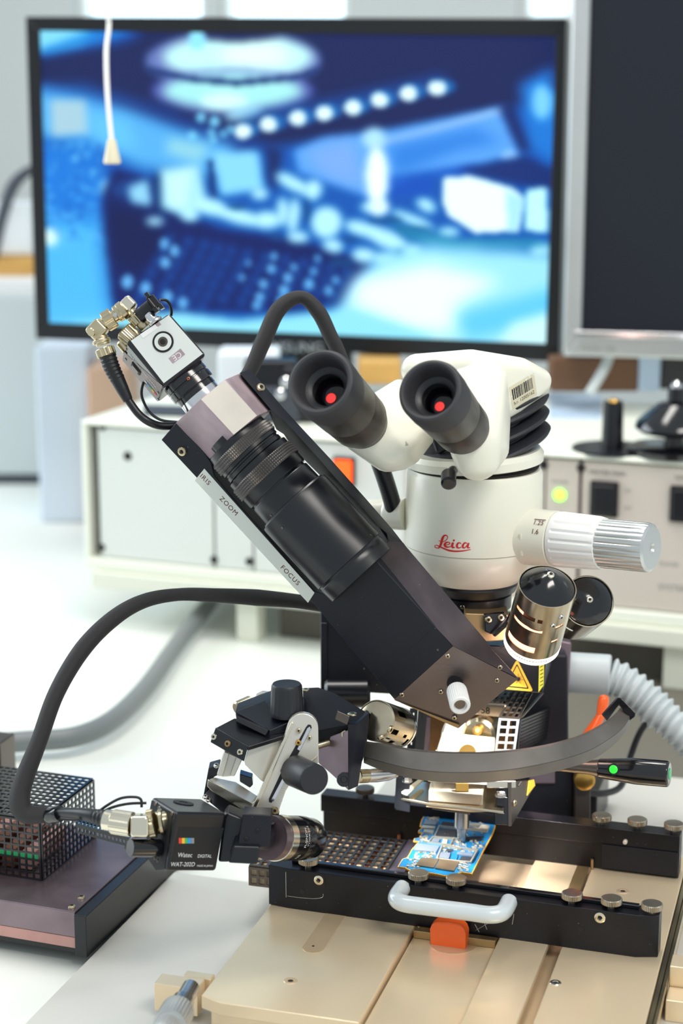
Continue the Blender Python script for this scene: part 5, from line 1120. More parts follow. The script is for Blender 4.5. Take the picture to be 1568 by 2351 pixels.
# project onto hood surface using its own bmesh
from mathutils.bvhtree import BVHTree
hm = hood.data; hv = [v.co*1000+V(mic['_org']) for v in hm.vertices]; bvh = BVHTree.FromPolygons(hv, [list(p.vertices) for p in hm.polygons])
def onhood(u, v, d=.2):
    r = ray(u, v).normalized(); loc, nn, _, _ = bvh.ray_cast(C0, r); return (loc-r*d) if loc else P(u, v, 1090)
def patch(c4, nx, ny, m, nm, par, d=.2):
    g = G(); gr = [[None]*(ny+1) for _ in range(nx+1)]
    for i in range(nx+1):
        for j in range(ny+1):
            a, b = i/nx, j/ny; u = (1-a)*(1-b)*c4[0][0]+a*(1-b)*c4[1][0]+a*b*c4[2][0]+(1-a)*b*c4[3][0]; v = (1-a)*(1-b)*c4[0][1]+a*(1-b)*c4[1][1]+a*b*c4[2][1]+(1-a)*b*c4[3][1]
            gr[i][j] = g.bm.verts.new(onhood(u, v, d))
    for i in range(nx):
        for j in range(ny): g.face((gr[i][j], gr[i+1][j], gr[i+1][j+1], gr[i][j+1]))
    return obj(nm, g, m, par, recalc=False)
bs = [(1169, 890), (1226, 856), (1233, 907), (1177, 941)]
stk = patch(bs, 8, 6, 'sticker', 'barcode_sticker', mic, .15)
def bsp(a, b): return tuple((1-a)*(1-b)*bs[0][k]+a*(1-b)*bs[1][k]+a*b*bs[2][k]+(1-a)*b*bs[3][k] for k in (0, 1))
a = .08; rb = random.Random(5)
while a < .9:
    w_ = rb.choice([.018, .03, .045]); patch([bsp(a, .14), bsp(a+w_, .14), bsp(a+w_, .62), bsp(a, .62)], 1, 4, 'ink', 'bar', stk, .25); a += w_+rb.choice([.02, .03])
bx_ = (onhood(*bsp(.9, .8))-onhood(*bsp(.1, .8))).normalized(); by_ = (onhood(*bsp(.5, .2))-onhood(*bsp(.5, .8))).normalized()
def bmap(s, size, u0):
    pass
text('lettering', 'h.r. 12005162', 2.4, V((0, 0, 0)), XA, YA, 'ink', stk, mapf=lambda a_, b_: onhood(*bsp(.5+a_/16.2, .79-b_/11.2), .25))
# tube housings
g = G(); g.hull(H((842, 985, 1078, 62), (892, 1032, 1078, 52), (905, 930, 1100, 36), (916, 895, 1110, 24), (955, 985, 1095, 26), (962, 1030, 1098, 14), (950, 1050, 1095, 14), (925, 1065, 1090, 14), (985, 1010, 1108, 10))); obj('tube_housing', g, 'cream', mic, ang=50, label='left cream eyepiece housing')
g = G(); g.hull(H((1092, 1020, 1062, 62), (1096, 1050, 1064, 54), (1130, 985, 1082, 38), (1135, 1030, 1080, 34), (1120, 875, 1090, 46), (1060, 850, 1098, 22), (1150, 960, 1092, 22), (1070, 900, 1100, 30))); obj('tube_housing', g, 'cream', mic, ang=50, label='right cream eyepiece housing')
g = G(); g.hull(H((985, 905, 1115, 26), (1040, 1010, 1118, 20), (1010, 1030, 1120, 12), (1100, 900, 1110, 30))); obj('centre_bridge', g, 'black_satin', mic, ang=50)
# eyepieces
def eyepiece(f, tf_, b, tb, rf, rb__, lab):
    a, bb = P(*f, tf_), P(*b, tb); d = (bb-a); L = d.length; d = d.normalized(); e = px(rf, tf_); k = px(rb__, tb)
    g = G(); g.lathe(a, d, [(24, 0), (24, e*.50), (18, e*.56), (12, e*.66), (5, e*.74), (1.2, e*.79), (0, e*.84), (-.3, e*.9), (.4, e*.97), (2.5, e), (L*.22, e*.995), (L*.3, e*.97)], 96); cup = obj('eyecup', g, 'eyecup_rubber', mic, label=lab)
    g = G(); g.lathe(a, d, [(L*.3, e*.9), (L*.3, e*.97), (L*.62, k*1.08), (L*.66, k*1.02), (L*.7, k*1.06), (L*.96, k*1.03), (L, k*.97), (L+6, k*.9), (L+6, 0)], 96); obj('eyepiece_barrel', g, 'barrel_taupe', mic)
    g = G(); g.lathe(a, d, [(17, 0), (17.5, e*.2), (19, e*.46)], 48); obj('eye_lens', g, 'lens_glass', cup)
    dn_ = (-UP).normalized(); sp = a+d*16.4+(dn_-d*dn_.dot(d)).normalized()*e*.2+RT*e*.05; g = G(); g.lathe(sp, -d, [(0, 0), (0, e*.15), (.15, e*.13), (.2, 0)], 24); obj('red_glint', g, 'red_reflection', cup)  # glowing red disc painted as a reflection in the eye lens
    g = G(); g.lathe(a, d, [(13.4, e*.48), (12.6, e*.53), (12.0, e*.60), (11.6, e*.66), (12.8, e*.66), (13.4, e*.48)], 64, cap=False); obj('retaining_ring', g, 'knob_black', cup)
eyepiece((735, 877), 1000, (826, 967), 1064, 81, 66, 'left black rubber eyecup'); eyepiece((987, 896), 992, (1064, 985), 1052, 77, 62, 'right black rubber eyecup')
g = G(); g.cyl(P(1030, 1088, 1085), P(1030, 1112, 1075), 4.6, ch=1.2); obj('lock_knob', g, 'black_satin', mic)
g = G(); g.tube([P(1040, 1080, 1100), P(1032, 1092, 1083)], 3, 12, sub=2); obj('knob_stem', g, 'black_satin', mic)
# magnification knobs
ka, kb2 = P(1218, 1232, 1128), P(1496, 1258, 1082); kd2 = (kb2-ka); KL = kd2.length; kd2 = kd2.normalized()
f = lambda u: max(0, (u-1218)/(1496-1218))*KL
rr1 = px(65, 1118)
g = G(); g.lathe(ka, kd2, [(-10, 0), (-10, rr1*1.03), (f(1278), rr1*1.0), (f(1279), rr1*.97), (f(1281), 0)], 64); mk = obj('knob_collar', g, 'cream', mic, label='cream collar printed 1.25 and 1.6')
g = G(); g.lathe(ka, kd2, [(f(1281), rr1*.9), (f(1282), rr1*.975), (f(1290), rr1*.99), (f(1293), rr1*.99), (f(1376), rr1*.94), (f(1380), rr1*.93), (f(1388), rr1*.9), (f(1390), rr1*.8)], 144, mod=lambda th, q: 1-(.05*max(0, math.cos(18*th))**2 if f(1291) < q < f(1387) else 0)); obj('fluted_ring', g, 'white_plastic', mic, ang=22)
pf_ = [(f(1385), rr1*.8), (f(1388), rr1*.86)]+[(f(1388)+(f(1484)-f(1388))*i/4, rr1*.86) for i in range(1, 5)]+[(f(1493), rr1*.83), (f(1497), rr1*.74), (f(1497), rr1*.2), (f(1492), rr1*.14), (f(1492), 0)]
g = G(); g.lathe(ka, kd2, pf_, 144, mod=lambda th, q: 1-(.04*max(0, math.cos(24*th))**2 if q < f(1486) else 0)); obj('zoom_knob', g, 'silver_paint', mic, ang=22, label='silver fluted zoom knob')
kn = (-FW-kd2*(-FW).dot(kd2)).normalized(); ku = kd2.cross(kn)*-1
if ku.dot(UP) < 0: ku = -ku
def kmap(x0, up0): return lambda a, b: ka+kd2*(f(x0)+a)+(kn*math.cos((up0+b)/rr1)+ku*math.sin((up0+b)/rr1))*(rr1*1.03+.12)
text('lettering', '1.25', 4.3, V((0, 0, 0)), XA, YA, 'ink_maroon', mk, mapf=kmap(1262, 9.)); text('lettering', '1.6', 4.3, V((0, 0, 0)), XA, YA, 'ink_maroon', mk, mapf=kmap(1259, 3.2))
g = G(); km = kmap(1262, 11.2); g.prism([km(-3.6, 0), km(4.2, 0), km(4.2, .5), km(-3.6, .5)], kn*.1); obj('index_mark', g, 'ink_maroon', mk)
g = G(); km = kmap(1226, -6); g.prism([km(-.8, -7), km(.8, -7), km(.8, 7), km(-.8, 7)], kn*.8); obj('index_rib', g, 'cream', mk, bev=.2)
g = G(); g.lathe(P(935, 1180, 1150), P(845, 1180, 1165)-P(935, 1180, 1150), [(0, 0), (0, px(38, 1155)), (12, px(36, 1155)), (14, px(34, 1155)), (14.4, px(33, 1155)), (15, px(34, 1155)), (40, px(34, 1155)), (40, 0)], 64); obj('left_zoom_knob', g, 'cream', mic)
# bracket below the objective
g = G(); slabP(g, [(1068, 1408), (1170, 1412), (1165, 1470), (1105, 1474), (1068, 1440)], 1128, 30); obj('objective_bracket', g, 'brass_plate', mic, bev=.6)
g = G(); slabP(g, [(1111, 1412), (1160, 1408), (1166, 1420), (1140, 1452), (1128, 1458), (1112, 1450)], 1122, 5); cb_ = obj('clamp_plate', g, 'black_gloss', mic, bev=1)
for (u, v) in ((1121, 1423), (1150, 1418)): screw(mic, P(u, v, 1121.9), -FW, 2.3, 1.6, 'nickel')
g = G(); g.tube([P(1135, 1456, 1116), P(1170, 1425, 1105)], 1.8, 10, sub=2); obj('link_rod', g, 'black_gloss', mic)
# ================================================================== LAMPS
def lampshell(par, a, b, r, rows, skip, m='steel_warm', ref=None):
    g = G(); d = V(b)-V(a); g.shell(a, d, d.length, r, rows, 72, skip, .5, ref); return obj('lamp_shell', g, m, par, ang=25)
def slots(th, fr, lst):
    for (t0, t1, f0, f1) in lst:
        if f0 <= fr < f1 and (t0 <= th < t1 or t0 <= th-2*math.pi < t1 or t0 <= th+2*math.pi < t1): return True
    return False
L1 = thing('spot_lamp', 'silver slotted spot lamp glowing pink-white at its lower rim, beside the microscope', 'lamp', tuple(P(1240, 1410, 1085)), 'spot lamps around the microscope')
la_, lbb = P(1257, 1346, 1064), P(1222, 1472, 1097); ld = (lbb-la_).normalized(); lr = px(66, 1085); lL = (lbb-la_).length
# reference direction towards the camera, so slot angles are measured from the facing side
refc = (-FW-ld*(-FW).dot(ld)).normalized(); e2c = ld.cross(refc); sgn = 1 if e2c.dot(RT) > 0 else -1
sl = [(-1.15, -.25, .24, .30), (-.15, .02, .24, .30), (-1.1, .05, .42, .48), (-1.2, -.02, .74, .84), (.5, .85, .36, .41), (.5, .8, .62, .67), (1.2, 1.5, .3, .36), (1.3, 1.6, .7, .76), (-2.6, -1.5, .24, .3), (-2.6, -1.5, .5, .56), (-2.7, -1.5, .78, .86), (2, 2.9, .3, .36), (2, 2.9, .78, .86)]
if sgn < 0: sl = [(-b, -a, c, d) for a, b, c, d in sl]
lampshell(L1, la_, lbb, lr, 50, lambda th, fr: slots(th, fr, sl), ref=refc)
g = G(); g.lathe(la_, ld, [(-9.6, 0), (-9.4, 1.2), (-8.4, 4.4), (-6, 9), (-3, 13), (.6, lr*.965), (3, lr*.965), (3, 0)], 64); obj('cap', g, 'black_gloss', L1, label='glossy black domed cap')
screw(L1, la_-ld*9.2, (-ld-FW*.1), 2.3, 1.6, 'nickel_bright')
g = G(); g.lathe(la_, ld, [(lL-2.6, lr*1.004), (lL+2, lr*.995), (lL+3.8, lr*.94), (lL+4.4, lr*.85), (lL+3.9, 0)], 64); obj('glowing_rim', g, 'lamp_glow', L1, label='glowing white rim')
g = G(); g.lathe(la_, ld, [(4, 0), (4, lr*.55), (lL*.6, lr*.55), (lL*.6, 0)], 40); obj('lamp_core', g, 'ink', L1)
g = G(); g.lathe(la_, ld, [(lL*.62, 0), (lL*.66, lr*.8), (lL-1, lr*.92), (lL-1, 0)], 48); obj('reflector', g, 'ember', L1)
for (x, y) in ((790, 830), (735, 1010)): 
    c = P(1140+x/5.6, 1260+y/5.6, 1062); ax_ = la_+ld*(c-la_).dot(ld); n = (c-ax_).normalized(); screw(L1, ax_+n*(lr-.1), n, 1.7, 1, 'steel')
g = G(); g.tube([P(1166, 1425, 1105), P(1180, 1400, 1100)], 1.5, 10, sub=2); obj('mount_stem', g, 'black_gloss', L1)
sl_ = bpy.data.lights.new('spot_lamp_beam', 'SPOT'); sl_.energy = 3.4; sl_.spot_size = math.radians(70); sl_.spot_blend = .7; sl_.color = (1, .9, .84); sl_.shadow_soft_size = .012
so_ = bpy.data.objects.new('spot_lamp_beam', sl_); COL.objects.link(so_); so_.location = mmw(la_+ld*(lL+6)); so_.rotation_euler = (V((-228, 1062, 52))-(la_+ld*(lL+6))).to_track_quat('-Z', 'Y').to_euler()
L2 = thing('spot_lamp', 'second spot lamp seen end-on with round black cap, right of the glowing one', 'lamp', tuple(P(1345, 1380, 1120)), 'spot lamps around the microscope')
qa, qb = P(1350, 1380, 1112), P(1322, 1404, 1148); qd = (qb-qa).normalized(); qr = px(60, 1118)
g = G(); g.lathe(qa, qd, [(-5.2, 0), (-5, 3), (-3.4, 8), (-.5, qr*.88), (1, qr*.95), (2, qr*.95), (2, 0)], 64); obj('cap', g, 'black_gloss', L2, label='glossy black round cap')
g = G(); g.shell(qa, qd, (qb-qa).length+12, qr, 20, 64, lambda th, fr: slots(th, fr, [(.5, 1.4, .4, .5), (3.5, 4.4, .4, .5)]), .5); obj('lamp_shell', g, 'steel_warm', L2, ang=25)
screw(L2, qa-qd*4.9, -qd, 2.2, 1.2, 'nickel_bright')
g = G(); g.cyl(P(1300, 1420, 1142), P(1222, 1430, 1130), 2, ch=.2); obj('mount_arm', g, 'steel_dark', L2)
L3 = thing('spot_lamp', 'silver slotted spot lamp lying sideways left of the perforated cage', 'lamp', tuple(P(890, 1665, 1110)), 'spot lamps around the microscope')
def z7(x, y): return (620+x/5.227, 1560+y/5.227)
# zoom crop scale 2.8 origin (420,1520)
def z5(x, y): return (420+x/2.8, 1520+y/2.8)
pa3, pb3 = P(*z5(1240, 375), 1085), P(*z5(1375, 420), 1112); d3_ = (pb3-pa3).normalized(); r3 = px(132/2.8, 1100)
ref3 = (-FW-d3_*(-FW).dot(d3_)).normalized(); s3 = 1 if d3_.cross(ref3).dot(UP) > 0 else -1
sl3 = [(s3*x0, s3*x1, a, b) if s3 > 0 else (s3*x1, s3*x0, a, b) for x0, x1, a, b in [(.75, 1.1, .25, .6), (-.15, .05, .05, .3), (-.55, -.4, .02, .2), (-.2, .02, .6, .75), (-.75, -.5, .3, .5), (-.6, -.2, .85, .95)]]
lampshell(L3, pa3, pb3, r3, 30, lambda th, fr: slots(th, fr, sl3), ref=ref3)
g = G(); g.lathe(pa3, d3_, [(-1, 0), (-1, r3*.5), (0, r3*.9), (.6, r3*.98), (1, r3*.98)], 48); obj('end_cap', g, 'steel_warm', L3)
g = G(); g.lathe(pb3, d3_, [(-.6, r3*.9), (-.6, r3*1.03), (1.2, r3*1.03), (1.4, r3*.96), (1.2, r3*.9), (.5, 0)], 64); obj('rim', g, 'chrome', L3)
g = G(); g.lathe(pa3, d3_, [(1, 0), (1, r3*.7), (12, r3*.7), (12, 0)], 40); obj('lamp_core', g, 'ink', L3)
for (x, y) in ((1340, 437), (1278, 495)):
    c = P(*z5(x, y), 1075); ax_ = pa3+d3_*(c-pa3).dot(d3_); n = (c-ax_).normalized(); screw(L3, ax_+n*(r3-.1), n, 2.5, 1.4, 'nickel')
g = G(); g.cyl(P(*z5(1140, 425), 1092), P(*z5(1205, 428), 1096), px(17, 1092), ch=.4); obj('neck', g, 'nickel', L3)
L4 = thing('spot_lamp', 'small lamp with steel neck mostly hidden under the curved bar', 'lamp', tuple(P(*z5(1200, 730), 1100)), 'spot lamps around the microscope')
g = G(); g.cyl(P(*z5(1125, 735), 1092), P(*z5(1190, 732), 1096), px(16, 1092), ch=.4); obj('neck', g, 'nickel', L4)
g = G(); g.lathe(P(*z5(1190, 732), 1096), RT+FW*.5, [(0, 0), (0, px(15, 1100)), (6, px(16, 1100)), (14, px(14, 1100)), (20, px(8, 1100)), (22, 0)], 40); obj('bulb', g, 'steel', L4)
bl_ = bpy.data.lights.new('bulb_beam', 'SPOT'); bl_.energy = .9; bl_.spot_size = math.radians(60); bl_.spot_blend = .6; bl_.color = (1, .97, .9); bl_.shadow_soft_size = .006
bo_ = bpy.data.objects.new('bulb_beam', bl_); COL.objects.link(bo_); bp_ = P(*z5(1290, 745), 1112); bo_.location = mmw(bp_); bo_.rotation_euler = (V((-232, 1052, 54))-bp_).to_track_quat('-Z', 'Y').to_euler()
# ================================================================== CURVED BAR
arc = thing('curved_bar', 'dark curved metal bar sweeping in front of the heater head', 'bar', tuple(P(1070, 1740, 1040)))
up_ = [(835, 1706), (880, 1712), (947, 1724), (1020, 1730), (1095, 1731), (1170, 1727), (1241, 1717), (1300, 1703), (1345, 1687), (1390, 1662), (1415, 1642), (1430, 1622)]
md_ = [(835, 1738), (880, 1750), (947, 1766), (1020, 1773), (1095, 1773), (1170, 1767), (1241, 1755), (1300, 1741), (1355, 1722), (1405, 1692), (1435, 1665), (1450, 1635)]
lo_ = [(835, 1752), (880, 1770), (947, 1788), (1020, 1797), (1095, 1798), (1170, 1792), (1241, 1780), (1300, 1765), (1360, 1745), (1412, 1708), (1440, 1675), (1454, 1645)]
tt_ = [1082, 1066, 1050, 1041, 1036, 1036, 1042, 1052, 1066, 1086, 1104, 1122]
def strip(name, rows, m, th, bev=.3):
    g = G(); L_ = []
    k = len(rows)
    # smooth the rows with catmull-rom in 3D
    R3 = []
    for r, dt in rows:
        pts = [P(u, v, t+dt) for (u, v), t in zip(r, tt_)]; Q = []
        n = len(pts)
        for i in range(n-1):
            p0 = pts[max(i-1, 0)]; p1 = pts[i]; p2 = pts[i+1]; p3 = pts[min(i+2, n-1)]
            for a in range(6): t = a/6; Q.append(.5*((2*p1)+(p2-p0)*t+(2*p0-5*p1+4*p2-p3)*t*t+(3*p1-p0-3*p2+p3)*t**3))
        Q.append(pts[-1]); R3.append(Q)
    n = len(R3[0]); secs = []
    for i in range(n):
        a, b = R3[0][i], R3[1][i]; secs.append([g.bm.verts.new(a), g.bm.verts.new(b), g.bm.verts.new(b+FH*th), g.bm.verts.new(a+FH*th)])
    for i in range(n-1):
        for j in range(4): g.face((secs[i][j], secs[i+1][j], secs[i+1][(j+1) % 4], secs[i][(j+1) % 4]))
    g.face(secs[0]); g.face(secs[-1][::-1]); return obj(name, g, m, arc, bev=bev)
strip('upper_band', ((up_, 4), (md_, -3)), 'arc_metal', 4); strip('lower_flange', ((md_, -2.5), (lo_, 1)), 'arc_metal', 5)
g = G(); g.prism([P(*zp_, t) for zp_, t in (((1382, 1641), 1122), ((1418, 1601), 1117), ((1426, 1602), 1116), ((1460, 1637), 1112), ((1458, 1646), 1112), ((1446, 1655), 1113), ((1436, 1640), 1115), ((1421, 1619), 1117), ((1394, 1656), 1122))], FW*3); obj('end_cap', g, 'black_gloss', arc, bev=.6, label='black plastic end cap')
# ================================================================== HANDLE WITH GREEN LIGHT, LEVER
hd = thing('lever_handle', 'black cylindrical handle with a green light, at the right beside the rear rail', 'handle', tuple(P(1460, 1770, 1095)))
def z3(x, y): return (1180+x/3.918, 1380+y/3.918)
ha, hb2 = P(*z3(480, 1480), 1126), P(*z3(1400, 1555), 1104); hdv = (hb2-ha); HL = hdv.length; hdv = hdv.normalized(); hh = lambda x: (x-480)/(920)*HL; pr = lambda n, t=1110: px(n/3.918/2, t)
g = G(); g.lathe(ha, hdv, [(-20, 0), (-20, pr(110)), (hh(680), pr(128)), (hh(768), pr(160)), (hh(768), 0)], 48); obj('shaft', g, 'steel_dark', hd)
g = G(); g.lathe(ha, hdv, [(hh(770), 0), (hh(770), pr(168)), (hh(776), pr(178)), (hh(1060), pr(232)), (hh(1100), pr(240)), (hh(1375), pr(240)), (hh(1390), pr(232)), (hh(1400), pr(200)), (hh(1400), 0)], 64); obj('grip', g, 'black_gloss', hd)
g = G(); g.lathe(ha, hdv, [(hh(1396), 0), (hh(1396), pr(110)), (hh(1406), pr(100)), (hh(1407), 0)], 48); obj('end_ring', g, 'green_glow', hd)
c = P(*z3(948, 1540), 1080); ax_ = ha+hdv*(c-ha).dot(hdv); n = ((c-C0).normalized()*-1); n = (n-hdv*n.dot(hdv)).normalized(); ax_ = ha+hdv*(PP(*z3(948, 1540), ha, FW)-ha).dot(hdv); n = (n+UP*-.0).normalized(); rc = pr(212)
g = G(); g.lathe(ax_+n*(rc-1), n, [(0, 0), (0, 3.7), (1.3, 3.6), (1.5, 3), (1.5, 0)], 28); rg = obj('light_ring', g, 'black_satin', hd)
g = G(); g.lathe(ax_+n*(rc+.2), n, [(0, 0), (.2, 2.7), (.7, 2), (.9, 0)], 24); obj('indicator_light', g, 'led_green_deep', rg)
le = thing('orange_lever', 'orange lever with rounded tip rising behind the curved bar', 'lever', tuple(P(1350, 1690, 1170)))
g = G(); g.hull([(P(1386, 1607, 1165), px(12.5, 1165)), (P(1384, 1618, 1165), px(13, 1165)), (P(1378, 1640, 1165), px(9, 1165))]); obj('tip', g, 'orange', le, ang=60)
g = G(); g.hull([(P(1378, 1645, 1165), px(10, 1165)), (P(1352, 1700, 1165), px(14, 1165)), (P(1310, 1742, 1168), px(12, 1165)), (P(1310, 1742, 1200), px(6, 1165))]); obj('blade', g, 'orange', le, ang=60)
# ================================================================== HOSES AND CABLES
ho = thing('corrugated_hose', 'pale grey corrugated hose with smooth cuff leaving the machine to the right', 'hose', tuple(P(1400, 1545, 1262)))
g = G(); g.cyl(P(1296, 1543, 1268), P(1402, 1550, 1262), px(47, 1264), ch=1); obj('cuff', g, 'hose_grey', ho)
g = G(); g.tube([P(*z3(850, 675), 1263), P(*z3(950, 720), 1262), P(*z3(1060, 790), 1260), P(*z3(1180, 885), 1258), P(*z3(1290, 985), 1255), P(*z3(1400, 1080), 1252), P(*z3(1500, 1175), 1250), P(1620, 1745, 1250), P(1670, 1840, 1250), P(1700, 1960, 1240)], [px(41, 1260)]*5+[px(36, 1260)]*5, 40, sub=40, mod=lambda s: 1+.11*math.sin(s*2*math.pi/6.1)); obj('ribbed_hose', g, 'hose_grey', ho, ang=60)
def cable_(name, label, pts, r, m, seg=16, uv=False, sub=8, cat='cable'):
    g = G(); g.tube(pts, r, seg, sub=sub, uvs=uv); return tag(obj(name, g, m, ang=80), label, cat)
cable_('power_cable', 'black cable drooping behind the handle with the green light', [P(1500, 1640, 1290), P(1470, 1680, 1290), P(1448, 1735, 1290), P(1436, 1780, 1285), P(1420, 1810, 1270), P(1380, 1822, 1250), P(1330, 1815, 1235)], 2.4, 'cable_black')
cable_('steel_hose', 'thick grey blurred hose lying on the bench at the left', [Pz(-60, 1712, 14), Pz(60, 1702, 14), Pz(170, 1692, 14), Pz(255, 1655, 14), Pz(330, 1585, 14), Pz(392, 1500, 14), Pz(440, 1435, 14), Pz(480, 1385, 14), Pz(520, 1330, 14)], 8.5, 'hose_dark', 20, cat='hose')
cable_('braided_cable', 'braided black cable looping from the lower camera up and across to the arm', [P(132, 1868, 1050), P(100, 1870, 1050), P(60, 1868, 1052), P(45, 1840, 1054), P(55, 1790, 1056), P(90, 1700, 1060), P(130, 1590, 1066), P(190, 1490, 1075), P(260, 1420, 1085), P(330, 1380, 1095), P(410, 1365, 1105), P(500, 1367, 1112), P(590, 1372, 1124), P(680, 1380, 1134), P(760, 1392, 1140)], [px(n, 1080) for n in (14, 19, 22, 24, 22, 19, 19, 20, 19, 17, 15, 17, 20, 17, 17)], 'braid', 24, True)
cable_('braided_cable', 'braided black cable arching above the lens in front of the monitor', [P(540, 905, 1130), P(575, 850, 1132), P(606, 780, 1134), P(640, 710, 1136), P(690, 682, 1138), P(730, 715, 1140), P(758, 770, 1142), P(775, 805, 1144), P(800, 870, 1148)], [px(n, 1135) for n in (16, 17, 19, 19, 15, 18, 17, 17, 17)], 'braid', 24, True)
cable_('cable_end', 'short black cable between the left eyepiece housing and the body', [P(870, 1060, 1140), P(884, 1100, 1142), P(898, 1145, 1146), P(905, 1175, 1150)], px(20, 1140), 'cable_black', 20)
# ================================================================== CAMERA BRACKET
TB = 1075.
br = thing('camera_bracket', 'adjustable black and silver bracket with two black knobs carrying the lower camera', 'bracket', tuple(P(650, 1700, 1080)))
def b5(name, q, t, dep, m, bev=.5, vec=None, label=None):
    g = G(); slabP(g, [z5(*p) for p in q], t, dep, vec); return obj(name, g, m, br, bev=bev, label=label)
def P5(x, y, t): return P(*z5(x, y), t)
# black arm plate running right to the end plate
b5('arm_plate', [(770, 165), (870, 160), (985, 205), (1195, 330), (1195, 375), (1060, 400), (870, 440), (770, 380)], [1112, 1112, 1110, 1085, 1083, 1075, 1082, 1095], 0, 'black_anodised', vec=-ZA*9)
b5('cross_beam', [(870, 400), (1060, 440), (1060, 500), (870, 510)], 1092, 14, 'black_satin')
b5('end_plate', [(1060, 400), (1115, 400), (1195, 330), (1195, 370), (1125, 800), (1062, 826)], [1066, 1068, 1080, 1080, 1070, 1064], 6, 'black_anodised', bev=.4)
b5('end_block', [(1115, 395), (1185, 345), (1185, 500), (1160, 620), (1128, 700)], 1078, 14, 'black_matte')
b5('angled_web', [(872, 500), (1064, 440), (1064, 826), (985, 745), (872, 650)], [1090, 1066, 1066, 1078, 1090], 3, 'purple_metal', vec=FW*3)
g = G(); g.lathe(P5(1035, 755, 1067), P5(1025, 750, 1040)-P5(1035, 755, 1067), [(0, 0), (0, px(17, 1067)), (.6, px(16, 1067)), (.6, px(8, 1067)), (.2, px(7, 1067)), (.2, 0)], 28); obj('recessed_screw', g, 'black_gloss', br)
g = G(); g.cyl(P5(860, 540, 1080), P5(972, 505, 1084), px(8, 1080), ch=.5); obj('guide_rod', g, 'nickel', br)
g = G(); g.cyl(P5(960, 500, 1084), P5(1040, 478, 1080), px(4, 1080)); obj('guide_rod', g, 'steel_dark', br)
g = G(); g.lathe(P5(1040, 462, 1072), -FW, [(0, 0), (0, px(9, 1070)), (1.5, px(9, 1070)), (1.6, 0)], 6); obj('hex_nut', g, 'nickel', br)
screw(br, P5(1088, 341, 1076)+ZA*.4, ZA, 3.0, 1, 'nickel'); screw(br, P5(790, 182, 1106)+ZA*.2, ZA, 2.6, .8, 'nickel')
g = G(); g.box(P5(1025, 355, 1068), RT*3.6-UP*1.6, UP*2.6+RT*.8, FW*3); obj('grey_clip', g, 'steel_dark', br, bev=.4)
# top slide block and dial knob
b5('slide_block', [(335, 320), (560, 235), (780, 280), (780, 400), (700, 440), (540, 475), (340, 360)], [1078, 1090, 1085, 1070, 1062, 1058, 1070], 0, 'black_anodised', vec=FH*22-ZA*2)
b5('slide_top', [(340, 318), (560, 440), (775, 345), (780, 270), (560, 232)], [1070, 1058, 1066, 1080, 1092], 0, 'black_anodised', vec=-ZA*7)
b5('dovetail', [(340, 345), (550, 440), (530, 475), (345, 385)], [1068, 1056, 1056, 1066], 6, 'black_matte')
kc2 = P5(668, 340, 1070)
g = G(); g.lathe(kc2, ZA, [(0, 0), (0, px(37, 1070)), (2, px(38.5, 1070)), (2.6, px(38, 1070)), (16, px(35.5, 1070)), (18.2, px(35, 1070)), (19.4, px(32, 1070)), (19.6, 0)], 96, mod=lambda th, q: 1+(.012*math.cos(18*th) if 2.5 < q < 17 else 0)); obj('dial_knob', g, 'knob_black', br, label='black ribbed dial knob on top')
# black angle plate with three screws
b5('angle_top', [(205, 425), (420, 545), (660, 470), (640, 400), (450, 380), (330, 360)], [1062, 1050, 1060, 1066, 1076, 1076], 0, 'black_satin', vec=-ZA*2.5)
b5('angle_face', [(210, 422), (420, 540), (392, 640), (176, 515)], [1061, 1049, 1050, 1062], 3, 'black_satin', vec=FW*3)
fq = [P5(210, 422, 1061), P5(420, 540, 1049), P5(392, 640, 1050)]; fnn = (fq[1]-fq[0]).cross(fq[2]-fq[0]).normalized()
if fnn.dot(FW) > 0: fnn = -fnn
for (x, y) in ((202, 480), (290, 525), (370, 578)): c = PP(*z5(x, y), fq[0]+fnn*.1, fnn); screw(br, c, fnn, px(8, 1055), 1.2, 'nickel_bright' if x != 290 else 'brass_plate')
# silver bracket
b5('back_plate', [(420, 545), (660, 470), (690, 470), (560, 800), (500, 760), (400, 660), (395, 640)], [1056, 1064, 1064, 1060, 1058, 1056, 1056], 2, 'silver_bracket', vec=FW*2)
arcq = [(770+100*math.cos(a), 425-95*math.sin(a)) for a in [math.pi*.93-k*math.pi*.93/10 for k in range(11)]]
b5('curved_plate', [(432, 970), (470, 885), (520, 830)]+[(600, 640)]+arcq+[(872, 600), (730, 720), (660, 830), (625, 930), (612, 978), (520, 982)], 1056, 4, 'silver_bracket', bev=.6, label='silver slotted curved plate')
b5('side_wing', [(780, 560), (870, 460), (873, 650), (760, 700)], 1061, 2, 'silver_bracket')
b5('slot', [(790, 420), (805, 402), (822, 405), (828, 422), (690, 690), (585, 880), (570, 905), (553, 900), (552, 880), (640, 690)], 1055.7, .3, 'ink', bev=0)
b5('slot_bar', [(800, 425), (815, 415), (822, 430), (750, 570), (735, 560)], 1055.2, .4, 'chrome', bev=0); b5('slot_bar', [(650, 730), (668, 735), (585, 895), (565, 890)], 1055.2, .4, 'chrome', bev=0)
b5('edge_ribbon', [(432, 965), (475, 870), (690, 400), (700, 385), (712, 395), (500, 880), (455, 975)], 1053.5, 3, 'nickel_bright', bev=.4)
for (x, y, r, m) in ((743, 442, 6, 'nickel'), (812, 488, 5.5, 'nickel'), (742, 519, 7, 'gold'), (645, 700, 7, 'steel_dark'), (463, 947, 6, 'ink'), (590, 955, 8.5, 'brass_plate')): screw(br, P5(x, y, 1053 if x == 463 else 1055), -FW, px(r, 1055), 1, m)
